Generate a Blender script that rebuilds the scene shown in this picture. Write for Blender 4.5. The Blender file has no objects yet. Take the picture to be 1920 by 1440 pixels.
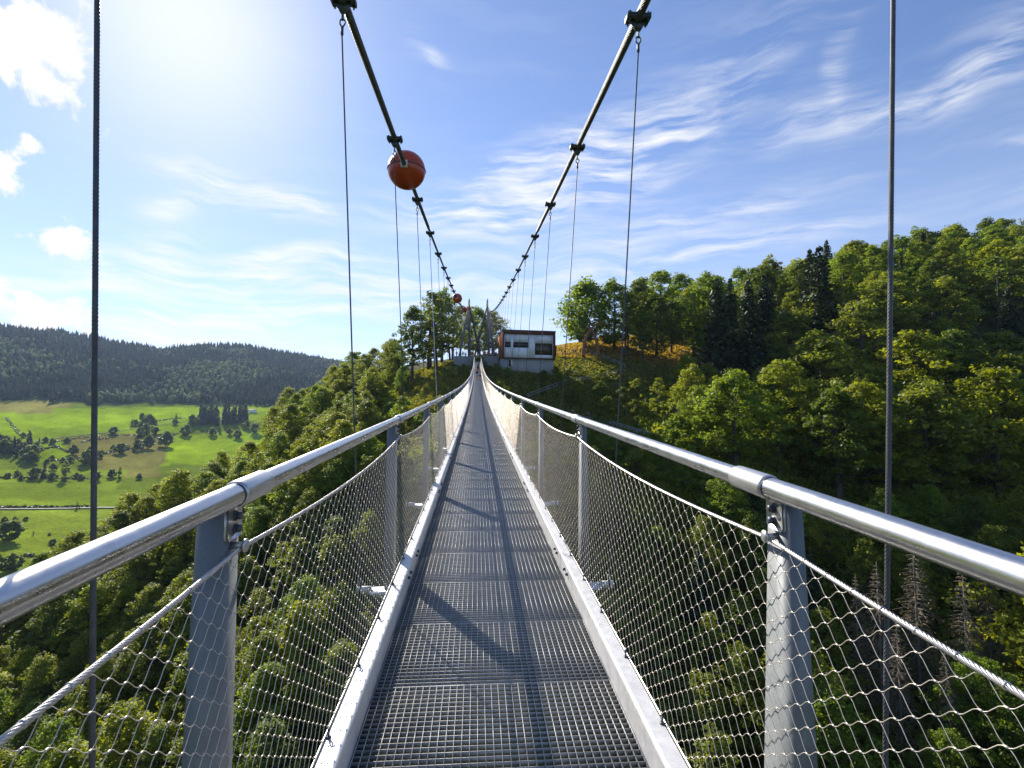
import bpy, math, random
import numpy as np
from mathutils import Matrix, Vector

SC = bpy.context.scene
COL = SC.collection
rng = np.random.default_rng(11)
random.seed(5)

# ------------------------------------------------------------------ camera
F_PX, W_PX, H_PX = 973.54, 1920.0, 1440.0
YAW, PITCH, ROLL = map(math.radians, (3.882, 4.634, 0.436))
S = 0.906                                   # metres per survey unit of the bridge
FW = np.array([math.sin(YAW) * math.cos(PITCH), math.cos(YAW) * math.cos(PITCH), math.sin(PITCH)])
RT0 = np.array([math.cos(YAW), -math.sin(YAW), 0.0])
UP0 = np.cross(RT0, FW)
RT = RT0 * math.cos(ROLL) + UP0 * math.sin(ROLL)
UP = -RT0 * math.sin(ROLL) + UP0 * math.cos(ROLL)
CAM = np.array([-0.105, 0.0, 0.0])
cam_data = bpy.data.cameras.new("Camera")
cam_data.sensor_width = 36.0
cam_data.lens = 36.0 * F_PX / W_PX
cam_data.clip_start = 0.05
cam_data.clip_end = 30000.0
cam = bpy.data.objects.new("Camera", cam_data)
COL.objects.link(cam)
M = Matrix(((RT[0], UP[0], -FW[0], CAM[0]), (RT[1], UP[1], -FW[1], CAM[1]), (RT[2], UP[2], -FW[2], CAM[2]), (0, 0, 0, 1)))
cam.matrix_world = M
SC.camera = cam


def ray_point(px, py, depth):
    return CAM + depth * (FW + (px - 960) / F_PX * RT + (720 - py) / F_PX * UP)


def project(p):
    q = np.asarray(p, float) - CAM
    z = q @ FW
    return 960 + F_PX * (q @ RT) / z, 720 - F_PX * (q @ UP) / z, z


def ground_xy(px, depth):
    p = CAM + depth * (np.array([math.sin(YAW), math.cos(YAW), 0]) + (px - 960) / F_PX * RT0)
    return p[0], p[1]


# ------------------------------------------------------------------ light
SUN_AZ, SUN_EL = math.radians(-30.0), math.radians(34.5)      # azimuth from +Y towards +X
sun_dir = Vector((math.sin(SUN_AZ) * math.cos(SUN_EL), math.cos(SUN_AZ) * math.cos(SUN_EL), math.sin(SUN_EL)))
sl = bpy.data.lights.new("Sun", 'SUN')
sl.energy = 4.9
sl.angle = math.radians(0.55)
sl.color = (1.0, 0.93, 0.82)
so = bpy.data.objects.new("Sun", sl)
COL.objects.link(so)
so.rotation_euler = sun_dir.to_track_quat('Z', 'Y').to_euler()

world = bpy.data.worlds.new("World")
SC.world = world
world.use_nodes = True
SC.view_settings.view_transform = 'Standard'
SC.view_settings.look = 'None'
SC.view_settings.gamma = 1.0
SC.view_settings.use_curve_mapping = False
SC.view_settings.exposure = 0.8


class G:
    """small node graph writer"""
    def __init__(self, nt):
        self.nt = nt
        nt.nodes.clear()

    def n(self, t, **kw):
        x = self.nt.nodes.new(t)
        for k, v in kw.items():
            setattr(x, k, v)
        return x

    def put(self, sock, v):
        if hasattr(v, 'is_output'):
            self.nt.links.new(v, sock)
        elif v is not None:
            sock.default_value = v

    def m(self, op, a, b=None, c=None, clamp=False):
        x = self.n('ShaderNodeMath', operation=op, use_clamp=clamp)
        self.put(x.inputs[0], a)
        if b is not None:
            self.put(x.inputs[1], b)
        if c is not None:
            self.put(x.inputs[2], c)
        return x.outputs[0]

    def mix(self, f, a, b, blend='MIX'):
        x = self.n('ShaderNodeMix', data_type='RGBA', blend_type=blend)
        self.put(x.inputs[0], f)
        self.put(x.inputs[6], a)
        self.put(x.inputs[7], b)
        return x.outputs[2]

    def noise(self, vec, scale, detail=3.0, rough=0.5, dist=0.0):
        x = self.n('ShaderNodeTexNoise')
        if vec is not None:
            self.put(x.inputs['Vector'], vec)
        x.inputs['Scale'].default_value = scale
        x.inputs['Detail'].default_value = detail
        x.inputs['Roughness'].default_value = rough
        x.inputs['Distortion'].default_value = dist
        return x.outputs['Fac']

    def ramp(self, f, stops):
        x = self.n('ShaderNodeValToRGB')
        cr = x.color_ramp
        while len(cr.elements) < len(stops):
            cr.elements.new(0.5)
        for e, (p, c) in zip(cr.elements, stops):
            e.position = p
            e.color = (*c, 1.0) if len(c) == 3 else c
        self.put(x.inputs[0], f)
        return x.outputs[0]

    def rng(self, v, a, b, c, d):
        x = self.n('ShaderNodeMapRange')
        self.put(x.inputs[0], v)
        for i, k in enumerate((a, b, c, d)):
            x.inputs[i + 1].default_value = k
        return x.outputs[0]

    def comb(self, x_, y_, z_=0.0):
        x = self.n('ShaderNodeCombineXYZ')
        self.put(x.inputs[0], x_); self.put(x.inputs[1], y_); self.put(x.inputs[2], z_)
        return x.outputs[0]


def sky_angles(px, py):
    d = FW + (px - 960) / F_PX * RT + (720 - py) / F_PX * UP
    d = d / np.linalg.norm(d)
    return math.degrees(math.atan2(d[0], d[1])), math.degrees(math.asin(d[2]))


# clouds: each is (azimuth, elevation, half length, half width in degrees, tilt, density, streakiness)
def cl(px0, py0, px1, py1, width, dens, kind):
    a0, e0 = sky_angles(px0, py0)
    a1, e1 = sky_angles(px1, py1)
    L = math.hypot(a1 - a0, e1 - e0) / 2
    return ((a0 + a1) / 2, (e0 + e1) / 2, max(L, .3), width, math.atan2(e1 - e0, a1 - a0), dens, kind)


CLOUDS = [
    cl(0, 60, 130, 110, 4.0, 1.3, 1), cl(20, 20, 90, 140, 2.6, 1.1, 1), cl(-60, 300, 10, 320, 2.0, 1.2, 1), cl(85, 452, 160, 458, 1.25, 1.45, 1),
    cl(25, 250, 75, 285, .7, .8, 1), cl(-40, 575, 150, 595, 1.7, 1.1, 1), cl(150, 610, 420, 600, 2.4, 1.2, 0),
    cl(60, 540, 420, 520, 2.4, 1.0, 0), cl(380, 520, 760, 540, 2.6, 1.2, 0), cl(470, 480, 640, 500, 1.3, 1.1, 0),
    cl(250, 570, 640, 580, 2.8, 1.0, 0), cl(280, 395, 420, 370, 1.0, 1.0, 0), cl(420, 350, 600, 400, 1.6, 1.15, 0), cl(300, 312, 420, 330, .9, .8, 0),
    cl(280, 455, 370, 440, 1.0, .6, 0),
    cl(760, 400, 960, 380, 1.9, 1.1, 0), cl(920, 380, 1180, 290, 3.2, 1.5, 0), cl(960, 370, 1120, 300, 2.4, 1.3, 0), cl(1150, 300, 1420, 130, 3.4, .6, 0),
    cl(1080, 400, 1240, 340, .7, .5, 0), cl(1180, 450, 1520, 360, 1.2, .65, 0), cl(1040, 540, 1400, 460, 1.3, .7, 0), cl(1350, 470, 1620, 410, 1.1, .6, 0),
    cl(760, 540, 1100, 520, 1.9, .6, 0), cl(840, 590, 1100, 590, 2.0, .45, 0),
    cl(1440, 260, 1560, 200, 1.6, .5, 0), cl(1560, 230, 1680, 200, 1.3, .6, 0), cl(1560, 220, 1600, 60, .8, .4, 0), cl(1680, 215, 1760, 180, .9, .75, 0),
    cl(1780, 185, 1920, 90, 1.3, .8, 0), cl(1840, 130, 1980, 40, 2.2, .35, 0), cl(1870, 265, 1960, 258, .5, .4, 0),
    cl(790, 90, 830, 120, 1.3, .6, 0), cl(-200, 640, 1300, 640, 3.0, .42, 0), cl(900, 460, 1300, 420, 3.0, .3, 0),
    cl(-500, 300, -250, 360, 6.0, 1.0, 1), cl(2100, 300, 2700, 200, 6.0, .6, 0), cl(-900, 600, -300, 560, 4, 1.0, 1),
]


def build_world():
    g = G(world.node_tree)
    tc = g.n('ShaderNodeTexCoord')
    sky = g.n('ShaderNodeTexSky', sky_type='NISHITA')
    sky.sun_disc = False
    sky.sun_elevation = SUN_EL
    sky.sun_rotation = SUN_AZ
    sky.altitude = 700
    sky.air_density = 1.0
    sky.dust_density = 0.05
    sky.ozone_density = 2.0
    sep = g.n('ShaderNodeSeparateXYZ')
    g.put(sep.inputs[0], tc.outputs['Generated'])
    x, y, z = sep.outputs
    az = g.m('MULTIPLY', g.m('ARCTAN2', x, y), 180 / math.pi)
    el = g.m('MULTIPLY', g.m('ARCSINE', z), 180 / math.pi)
    v = g.comb(az, el, 0.0)
    w1 = g.m('SUBTRACT', g.noise(v, 0.10, 2.5, .5), .5)
    mp = g.n('ShaderNodeMapping')
    mp.inputs['Location'].default_value = (41.0, 17.0, 3.0)
    g.put(mp.inputs[0], v)
    w2 = g.m('SUBTRACT', g.noise(mp.outputs[0], 0.10, 2.5, .5), .5)
    azw = g.m('ADD', az, g.m('MULTIPLY', w1, 7.0))
    elw = g.m('ADD', el, g.m('MULTIPLY', w2, 3.6))
    # fine structure: streaks that fan along the wind, and puffs
    mp2 = g.n('ShaderNodeMapping')
    mp2.inputs['Rotation'].default_value = (0, 0, math.radians(-22))
    mp2.inputs['Scale'].default_value = (.10, .75, 1)
    g.put(mp2.inputs[0], g.comb(azw, elw))
    streak = g.rng(g.noise(mp2.outputs[0], 1.0, 8.0, .6, .0), .40, .68, 0.0, 1.25)
    w1b = g.m('SUBTRACT', g.noise(v, .3, 5.0, .6), .5)
    puff = g.rng(g.noise(v, .35, 8.0, .62, .3), .36, .62, 0.0, 1.0)
    tot = {0: None, 1: None}
    for (ca, ce, L, Wd, t, dens, kind) in CLOUDS:
        a_, e_ = (azw, elw) if kind == 0 else (g.m('ADD', az, g.m('MULTIPLY', w1b, 4.5)), g.m('ADD', el, g.m('MULTIPLY', w2, 2.6)))
        da = g.m('SUBTRACT', a_, ca)
        de = g.m('SUBTRACT', e_, ce)
        c, s = math.cos(t), math.sin(t)
        u = g.m('ADD', g.m('MULTIPLY', da, c / (L * 1.15 + Wd * .4)), g.m('MULTIPLY', de, s / (L * 1.15 + Wd * .4)))
        w = g.m('ADD', g.m('MULTIPLY', da, -s / Wd), g.m('MULTIPLY', de, c / Wd))
        r2 = g.m('ADD', g.m('MULTIPLY', u, u), g.m('MULTIPLY', w, w))
        b = g.m('MULTIPLY', g.m('EXPONENT', g.m('MULTIPLY', r2, -1.0)), dens)
        tot[kind] = b if tot[kind] is None else g.m('MAXIMUM' if kind else 'ADD', tot[kind], b)
    cirrus = g.m('MULTIPLY', g.m('MULTIPLY', g.m('MINIMUM', tot[0], 1.0), streak), .8)
    cum = g.rng(g.m('ADD', tot[1], g.m('MULTIPLY', g.m('SUBTRACT', puff, .55), .9)), .42, .78, 0.0, 1.0)
    veil = g.m('MULTIPLY', g.rng(g.noise(mp2.outputs[0], .5, 4.0, .6), .5, .8, 0.0, .08), 1.0)
    dens = g.m('MINIMUM', g.m('ADD', g.m('ADD', cirrus, veil), cum), 1.0)
    up_mask = g.rng(el, -1.0, 2.0, 0.0, 1.0)
    dens = g.m('MULTIPLY', dens, up_mask)
    # the aureole round the sun
    dt = g.n('ShaderNodeVectorMath', operation='DOT_PRODUCT')
    g.put(dt.inputs[0], tc.outputs['Generated'])
    dt.inputs[1].default_value = sun_dir
    ca = g.m('MAXIMUM', dt.outputs['Value'], 0.0)
    glow = g.m('ADD', g.m('MULTIPLY', g.m('POWER', ca, 5.0), .13), g.m('MULTIPLY', g.m('POWER', ca, 60.0), .85))
    glow = g.m('MINIMUM', glow, 1.0)
    base = g.mix(1.0, sky.outputs[0], (.92, .95, 1.10, 1.0), 'MULTIPLY')
    hz = g.rng(el, 0.0, 30.0, .48, 0.0)
    base = g.mix(hz, base, (4.9, 5.3, 6.1, 1))
    base = g.mix(g.m('MULTIPLY', glow, .8), base, (6.6, 6.8, 7.2, 1))
    shade = g.rng(g.noise(v, .25, 3.0, .5), .4, .65, 0.0, 1.0)
    ccol = g.mix(g.m('MULTIPLY', shade, .25), (6.2, 6.25, 6.4, 1), (4.7, 4.9, 5.3, 1))
    col = g.mix(dens, base, ccol)
    bg = g.n('ShaderNodeBackground')
    g.put(bg.inputs[0], col)
    bg.inputs[1].default_value = 0.096
    out = g.n('ShaderNodeOutputWorld')
    g.nt.links.new(bg.outputs[0], out.inputs[0])


build_world()
cy = SC.cycles
cy.max_bounces = 6
cy.diffuse_bounces = 2
cy.glossy_bounces = 2
cy.transmission_bounces = 3
cy.transparent_max_bounces = 6
cy.volume_bounces = 0
cy.use_denoising = True
cy.denoiser = 'OPENIMAGEDENOISE'
cy.denoising_prefilter = 'NONE'
cy.sample_clamp_indirect = 3.0
cy.sample_clamp_direct = 12.0
cy.caustics_reflective = False
cy.caustics_refractive = False


# ------------------------------------------------------------------ helpers
def new_mesh(name, verts, faces, smooth=False, attrs=None):
    """verts Nx3, faces list/array of equal-length index rows, or a list of such arrays"""
    verts = np.asarray(verts, dtype=np.float32).reshape(-1, 3)
    groups = faces if isinstance(faces, list) and len(faces) and isinstance(faces[0], np.ndarray) and faces[0].ndim == 2 else [np.asarray(faces)]
    groups = [np.asarray(f, dtype=np.int32) for f in groups if len(f)]
    me = bpy.data.meshes.new(name)
    me.vertices.add(len(verts))
    me.vertices.foreach_set('co', verts.ravel())
    loops = np.concatenate([f.ravel() for f in groups])
    sizes = np.concatenate([np.full(len(f), f.shape[1], dtype=np.int32) for f in groups])
    me.loops.add(len(loops))
    me.loops.foreach_set('vertex_index', loops)
    me.polygons.add(len(sizes))
    starts = np.concatenate([[0], np.cumsum(sizes)[:-1]]).astype(np.int32)
    me.polygons.foreach_set('loop_start', starts)
    me.update(calc_edges=True)
    if smooth:
        me.polygons.foreach_set('use_smooth', np.ones(len(sizes), dtype=bool))
    for k, (dom, val) in (attrs or {}).items():
        val = np.asarray(val, dtype=np.float32)
        if val.ndim == 2:
            a = me.attributes.new(k, 'FLOAT_COLOR', dom)
            a.data.foreach_set('color', np.concatenate([val, np.ones((len(val), 1), np.float32)], 1).ravel())
        else:
            a = me.attributes.new(k, 'FLOAT', dom)
            a.data.foreach_set('value', val)
    return me


def link(name, me, mat=None, parent=None, loc=None, **props):
    o = bpy.data.objects.new(name, me)
    if mat is not None and me is not None and not me.materials:
        me.materials.append(mat)
    COL.objects.link(o)
    if parent is not None:
        o.parent = parent
    if loc is not None:
        o.location = loc
    for k, v in props.items():
        if v:
            o[k] = v
    return o


def empty(name, loc=(0, 0, 0), rz=0.0, **props):
    o = bpy.data.objects.new(name, None)
    COL.objects.link(o)
    o.location = loc
    o.rotation_euler = (0, 0, rz)
    o.empty_display_size = .2
    for k, v in props.items():
        if v:
            o[k] = v
    return o


class MB:
    def __init__(self):
        self.v, self.q, self.t, self.n = [], [], [], 0

    def add(self, v, q=None, t=None):
        v = np.asarray(v, float).reshape(-1, 3)
        if q is not None and len(q):
            self.q.append(np.asarray(q) + self.n)
        if t is not None and len(t):
            self.t.append(np.asarray(t) + self.n)
        self.v.append(v)
        self.n += len(v)

    def box(self, lo, hi, fn=None):
        x0, y0, z0 = lo
        x1, y1, z1 = hi
        v = np.array([(x, y, z) for x in (x0, x1) for y in (y0, y1) for z in (z0, z1)], float)
        if fn is not None:
            v = fn(v)
        self.add(v, [(0, 1, 3, 2), (4, 6, 7, 5), (0, 4, 5, 1), (2, 3, 7, 6), (0, 2, 6, 4), (1, 5, 7, 3)])

    def obox(self, c, ax, ay, az_, hx, hy, hz):
        """oriented box: centre, three unit axes, half sizes"""
        c = np.asarray(c, float)
        v = np.array([c + sx * hx * ax + sy * hy * ay + sz * hz * az_ for sx in (-1, 1) for sy in (-1, 1) for sz in (-1, 1)])
        self.add(v, [(0, 1, 3, 2), (4, 6, 7, 5), (0, 4, 5, 1), (2, 3, 7, 6), (0, 2, 6, 4), (1, 5, 7, 3)])

    def tube(self, path, r, sides=8, cap=True, closed=False, phase=0.0):
        p = np.asarray(path, float)
        n = len(p)
        r = np.broadcast_to(np.asarray(r, float), (n,))
        if closed:
            t = np.roll(p, -1, 0) - np.roll(p, 1, 0)
        else:
            t = np.gradient(p, axis=0)
        t /= np.linalg.norm(t, axis=1)[:, None] + 1e-12
        ref = np.array([0, 0, 1.0]) if abs(t[:, 2]).mean() < .8 else np.array([1.0, 0, 0])
        if closed:
            ref = np.cross(t[0], t[n // 3]); ref /= np.linalg.norm(ref) + 1e-9
        a = np.cross(t, ref); a /= np.linalg.norm(a, axis=1)[:, None] + 1e-12
        b = np.cross(t, a)
        th = np.arange(sides) * 2 * math.pi / sides + phase
        v = p[:, None, :] + r[:, None, None] * (np.cos(th)[None, :, None] * a[:, None, :] + np.sin(th)[None, :, None] * b[:, None, :])
        i = np.arange(n if closed else n - 1)[:, None]
        j = np.arange(sides)[None, :]
        i2 = (i + 1) % n
        q = np.stack([i * sides + j, i * sides + (j + 1) % sides, i2 * sides + (j + 1) % sides, i2 * sides + j], -1).reshape(-1, 4)
        v = v.reshape(-1, 3)
        tri = []
        if cap and not closed:
            v = np.concatenate([v, p[:1], p[-1:]])
            c0, c1 = n * sides, n * sides + 1
            for k in range(sides):
                tri.append((c0, (k + 1) % sides, k))
                tri.append((c1, (n - 1) * sides + k, (n - 1) * sides + (k + 1) % sides))
        self.add(v, q, tri)

    def mesh(self, name, smooth=False, attrs=None):
        fs = []
        if self.q:
            fs.append(np.concatenate(self.q))
        if self.t:
            fs.append(np.concatenate(self.t))
        return new_mesh(name, np.concatenate(self.v), fs, smooth, attrs)


def helix(path, R, turns_per_m, strands, per_m=60, r=None, sides=5, mb=None):
    """a rope of twisted strands along a polyline"""
    p = np.asarray(path, float)
    seg = np.linalg.norm(np.diff(p, axis=0), axis=1)
    s = np.concatenate([[0], np.cumsum(seg)])
    n = max(4, int(s[-1] * per_m))
    u = np.linspace(0, s[-1], n)
    q = np.stack([np.interp(u, s, p[:, i]) for i in range(3)], 1)
    t = np.gradient(q, axis=0); t /= np.linalg.norm(t, axis=1)[:, None]
    ref = np.array([0, 0, 1.0]) if abs(t[:, 2]).mean() < .8 else np.array([1.0, 0, 0])
    a = np.cross(t, ref); a /= np.linalg.norm(a, axis=1)[:, None]
    b = np.cross(t, a)
    mb = mb or MB()
    for k in range(strands):
        th = u * turns_per_m * 2 * math.pi + k * 2 * math.pi / strands
        mb.tube(q + R * (np.cos(th)[:, None] * a + np.sin(th)[:, None] * b), r or R * .62, sides)
    return mb


# ------------------------------------------------------------------ materials
def mat(name, fn):
    m = bpy.data.materials.new(name)
    m.use_nodes = True
    g = G(m.node_tree)
    out = g.n('ShaderNodeOutputMaterial')
    sh = fn(g)
    g.nt.links.new(sh, out.inputs[0])
    return m


def bsdf(g, color, rough=.5, metal=0.0, spec=.5, bump=None, bstr=.3, bdist=.01, aniso=0.0):
    p = g.n('ShaderNodeBsdfPrincipled')
    g.put(p.inputs['Base Color'], color)
    g.put(p.inputs['Roughness'], rough)
    g.put(p.inputs['Metallic'], metal)
    p.inputs['Specular IOR Level'].default_value = spec
    if aniso:
        p.inputs['Anisotropic'].default_value = aniso
    if bump is not None:
        b = g.n('ShaderNodeBump')
        b.inputs['Strength'].default_value = bstr
        b.inputs['Distance'].default_value = bdist
        g.put(b.inputs['Height'], bump)
        g.nt.links.new(b.outputs[0], p.inputs['Normal'])
    return p.outputs[0]


def objco(g, scale=(1, 1, 1)):
    tc = g.n('ShaderNodeTexCoord')
    mp = g.n('ShaderNodeMapping')
    mp.inputs['Scale'].default_value = scale
    g.put(mp.inputs[0], tc.outputs['Object'])
    return mp.outputs[0]


def m_galv(name, lo, hi, rough=.45, metal=.55, big=6.0):
    def f(g):
        c = objco(g)
        vo = g.n('ShaderNodeTexVoronoi'); vo.inputs['Scale'].default_value = 60.0
        g.put(vo.inputs['Vector'], c)
        n1 = g.noise(c, big, 5, .6)
        n2 = g.noise(c, 26.0, 3, .55)
        k = g.m('ADD', g.m('MULTIPLY', n1, .6), g.m('ADD', g.m('MULTIPLY', n2, .25), g.m('MULTIPLY', g.m('FRACT', g.m('MULTIPLY', vo.outputs['Distance'], 3.0)), .15)))
        col = g.ramp(k, [(.3, lo), (.7, hi)])
        dirt = g.rng(g.noise(c, 2.3, 6, .7), .55, .8, 0.0, .35)
        col = g.mix(dirt, col, (lo[0] * .6, lo[1] * .57, lo[2] * .5, 1))
        return bsdf(g, col, g.rng(n2, .3, .7, rough - .08, rough + .12), metal, .5)
    return mat(name, f)


def m_stainless():
    def f(g):
        c = objco(g, (50, 1.2, 50))
        n = g.noise(c, 1.0, 2, .5)
        c2 = objco(g, (1, 1, 1))
        sm = g.noise(c2, 9.0, 5, .7)
        col = g.ramp(sm, [(.3, (.50, .49, .48)), (.75, (.62, .61, .60))])
        return bsdf(g, col, g.m('ADD', g.rng(n, .3, .7, .23, .31), g.rng(sm, .4, .8, 0.0, .10)), 1.0, .5)
    return mat("brushed_stainless_steel", f)


def plain(name, col, rough=.5, metal=0.0, var=.15, scale=8.0, bstr=0.0, spec=.5):
    def f(g):
        c = objco(g)
        n = g.noise(c, scale, 5, .6)
        lo = tuple(max(0, x * (1 - var)) for x in col)
        hi = tuple(x * (1 + var) for x in col)
        cc = g.ramp(n, [(.3, lo), (.7, hi)])
        return bsdf(g, cc, rough, metal, spec, n if bstr else None, bstr, .01)
    return mat(name, f)


MT = {}
MT['galv'] = m_galv("galvanised_kerb", (.52, .52, .51), (.74, .73, .72), .42, .25)
MT['post'] = m_galv("galvanised_post", (.165, .18, .185), (.27, .285, .29), .55, .2, 9.0)
MT['grate'] = m_galv("galvanised_grating", (.28, .285, .28), (.42, .42, .41), .42, .2, 14.0)
MT['steel'] = m_stainless()
MT['wire'] = plain("stainless_wire", (.74, .66, .57), .42, .55, .1, 30)
MT['rope'] = plain("stainless_rope", (.62, .58, .54), .34, .8, .12, 40)
MT['hanger'] = plain("galvanised_hanger_rope", (.12, .12, .125), .5, .6, .2, 30)
MT['cable'] = plain("main_cable_steel", (.145, .15, .14), .5, .45, .3, 12, .2)
MT['clamp'] = plain("clamp_cast_steel", (.10, .115, .115), .55, .5, .3, 20, .3)
MT['bolt'] = plain("dark_bolt", (.09, .095, .11), .45, .6, .25, 60)
MT['plate'] = plain("stainless_plate", (.60, .585, .56), .36, .8, .08, 20)
MT['ballred'] = plain("red_marker_shell", (.50, .062, .016), .28, .0, .10, 3)
MT['white'] = plain("white_plate", (.72, .72, .70), .5, .0, .05, 10)
# ------------------------------------------------------------------ the bridge in survey units (u), scaled by S
BR = dict(H=1.516459, s=.078929, k=.000415, c=1.2e-5, bank=.57034, wi=.651, wg=.649, g=.140, wr=.86, hr=1.174384, py=4.921657, P=3.248904,
          hy=1.634828, wh=1.138, hz=-.368, wc0=1.458619, wc1=.003136, zc=3.52948, sc=.12489, kc=.00077, e=.036752, c1=-8.6e-5,
          k3=1.7e-5, kc3=-.010425, wc2=.03286, ph=.158442)
W0 = .74


def D(X, Y, h):
    """deck frame -> world metres.  X across, Y along, h above the kerb top"""
    X, Y, h = np.broadcast_arrays(np.asarray(X, float), np.asarray(Y, float), np.asarray(h, float))
    b = np.radians(BR['bank'] * np.exp(-np.clip(Y, -20, None) / 60))
    x = X * np.cos(b) - h * np.sin(b) + BR['c'] * Y * Y + BR['c1'] * Y ** 3 * 1e-3
    z = -BR['H'] + BR['s'] * Y + BR['k'] * Y * Y + BR['k3'] * Y ** 3 * 1e-4 + X * np.sin(b) + h * np.cos(b)
    return np.stack([x, Y + 0 * x, z], -1) * S


def DV(v):
    v = np.asarray(v, float)
    return D(v[:, 0], v[:, 1], v[:, 2])


def CB(s, Y):
    Y = np.asarray(Y, float)
    b = BR['c'] * Y * Y + BR['c1'] * Y ** 3 * 1e-3
    return np.stack([s * (BR['wc0'] + BR['wc1'] * Y + BR['wc2'] * Y * Y * 1e-3) + b, Y, BR['zc'] + BR['sc'] * Y + BR['kc'] * Y * Y + BR['kc3'] * Y ** 3 * 1e-4], -1) * S


Y0, Y1 = -6.0, 149.5
POSTS = [BR['py'] + (n - 3) * BR['P'] for n in range(0, 47)]
POSTS = [y for y in POSTS if y < Y1]
HANGS = [BR['hy'] + (n - 2) * BR['P'] for n in range(0, 47)]
HANGS = [y for y in HANGS if y < Y1 - 3]

bridge = empty("suspension_footbridge", (0, 0, 0), label="long steel suspension footbridge with mesh sides running ahead to two masts", category="footbridge")


def extrude_section(sec, ys, name, m, smooth=False, seg_gap=None, label=None):
    sec = np.asarray(sec, float)
    n, k = len(ys), len(sec)
    Y = np.repeat(np.asarray(ys), k)
    X = np.tile(sec[:, 0], n)
    h = np.tile(sec[:, 1], n)
    v = D(X, Y, h)
    i = np.arange(n - 1)[:, None]
    j = np.arange(k)[None, :]
    q = np.stack([i * k + j, i * k + (j + 1) % k, (i + 1) * k + (j + 1) % k, (i + 1) * k + j], -1).reshape(-1, 4)
    return link(name, new_mesh(name, v, q, smooth), m, bridge, label=label)


# kerbs: a folded channel with a rounded inner edge, one length per bay
def kerb(sg):
    wi, wo = BR['wi'], W0
    arc = [(wi + .016 * (1 - math.cos(a)), -.016 + .016 * math.sin(a)) for a in np.linspace(0, math.pi / 2, 5)]
    sec = arc + [(wo - .004, 0), (wo, -.004), (wo, -.30), (wo - .02, -.30), (wo - .02, -.02), (wi + .02, -.02), (wi + .02, -.30), (wi, -.30)]
    sec = [(sg * x, h) for x, h in sec]
    mb = MB()
    edges = [Y0] + POSTS + [Y1]
    for a, b in zip(edges[:-1], edges[1:]):
        ys = np.linspace(a + .0015, b - .0015, 4)
        k = len(sec)
        Y = np.repeat(ys, k); X = np.tile([p[0] for p in sec], 4); h = np.tile([p[1] for p in sec], 4)
        v = D(X, Y, h)
        q = [[i * k + j, i * k + (j + 1) % k, (i + 1) * k + (j + 1) % k, (i + 1) * k + j] for i in range(3) for j in range(k)]
        mb.add(v, q)
    o = link("deck_kerb", mb.mesh("deck_kerb"), MT['galv'], bridge)
    o.data.polygons.foreach_set('use_smooth', np.zeros(len(o.data.polygons), bool))
    return o


kerbs = {s: kerb(s) for s in (-1, 1)}


# grating: square cells of flat bars standing on edge, in panels 20 cells long
def grating_panel(ya, yb, mb, e):
    wg, g = BR['wg'] - .004, BR['g']
    t, dp = .0025, .030
    nx = int(round(2 * wg / e))
    xs = -wg + np.arange(nx + 1) * (2 * wg / nx)
    ny = int(round((yb - ya) / e))
    ys = ya + (yb - ya) * (np.arange(ny + 1)) / ny
    sub = [(ya + .001, yb - .001)]
    for x in xs:
        mb.box((x - t / 2, ya + .0005, -g - dp), (x + t / 2, yb - .0005, -g), DV)
    for i, y in enumerate(ys):
        if i in (0, ny):
            yy = y + (.0022 if i == 0 else -.0022)
            mb.box((-wg, yy - .0013, -g - .026), (wg, yy + .0013, -g + .0003), DV)
        else:
            mb.box((-wg, y - t / 2, -g - .026), (wg, y + t / 2, -g - .0012), DV)


PL = 20 * BR['e']
ystart = 2.25 - PL * math.ceil((2.25 - Y0) / PL)
pan = [ystart + i * PL for i in range(int((Y1 - ystart) / PL))]
pan = [p for p in pan if p > -1.5]
for p in pan[:98]:
    mb = MB()
    grating_panel(p, p + PL, mb, BR['e'])
    link("grating_panel", mb.mesh("grating_panel"), MT['grate'], bridge)
mb = MB()
for p in pan[98:]:
    grating_panel(p, p + PL, mb, BR['e'] * (1.0 if p < 90 else 1.0))
link("grating_far", mb.mesh("grating_far"), MT['grate'], bridge, kind="stuff")
# edge angle that carries the grating, cross beams and long bearers under it
for s in (-1, 1):
    extrude_section([(s * .650, -.182), (s * .60, -.182), (s * .60, -.192), (s * .650, -.192)], np.linspace(Y0, Y1, 120), "edge_angle", MT['post'])
for y in POSTS:
    mb = MB()
    mb.box((-.93, y - .035, -.36), (.93, y + .035, -.302), DV)
    mb.box((-.06, y - .03, -.301), (.06, y + .03, -.19), DV)
    link("crossbeam", mb.mesh("crossbeam"), MT['post'], bridge)


# handrails: 0.07 u tube with sleeves just beyond each post
def tube_part(name, path, r, sides, m, parent, smooth=True):
    mb = MB()
    mb.tube(path, r, sides)
    return link(name, mb.mesh(name, smooth), m, parent)


HR = BR['hr']


def rail_x(s):
    return s * BR['wr'] + .01786


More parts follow.
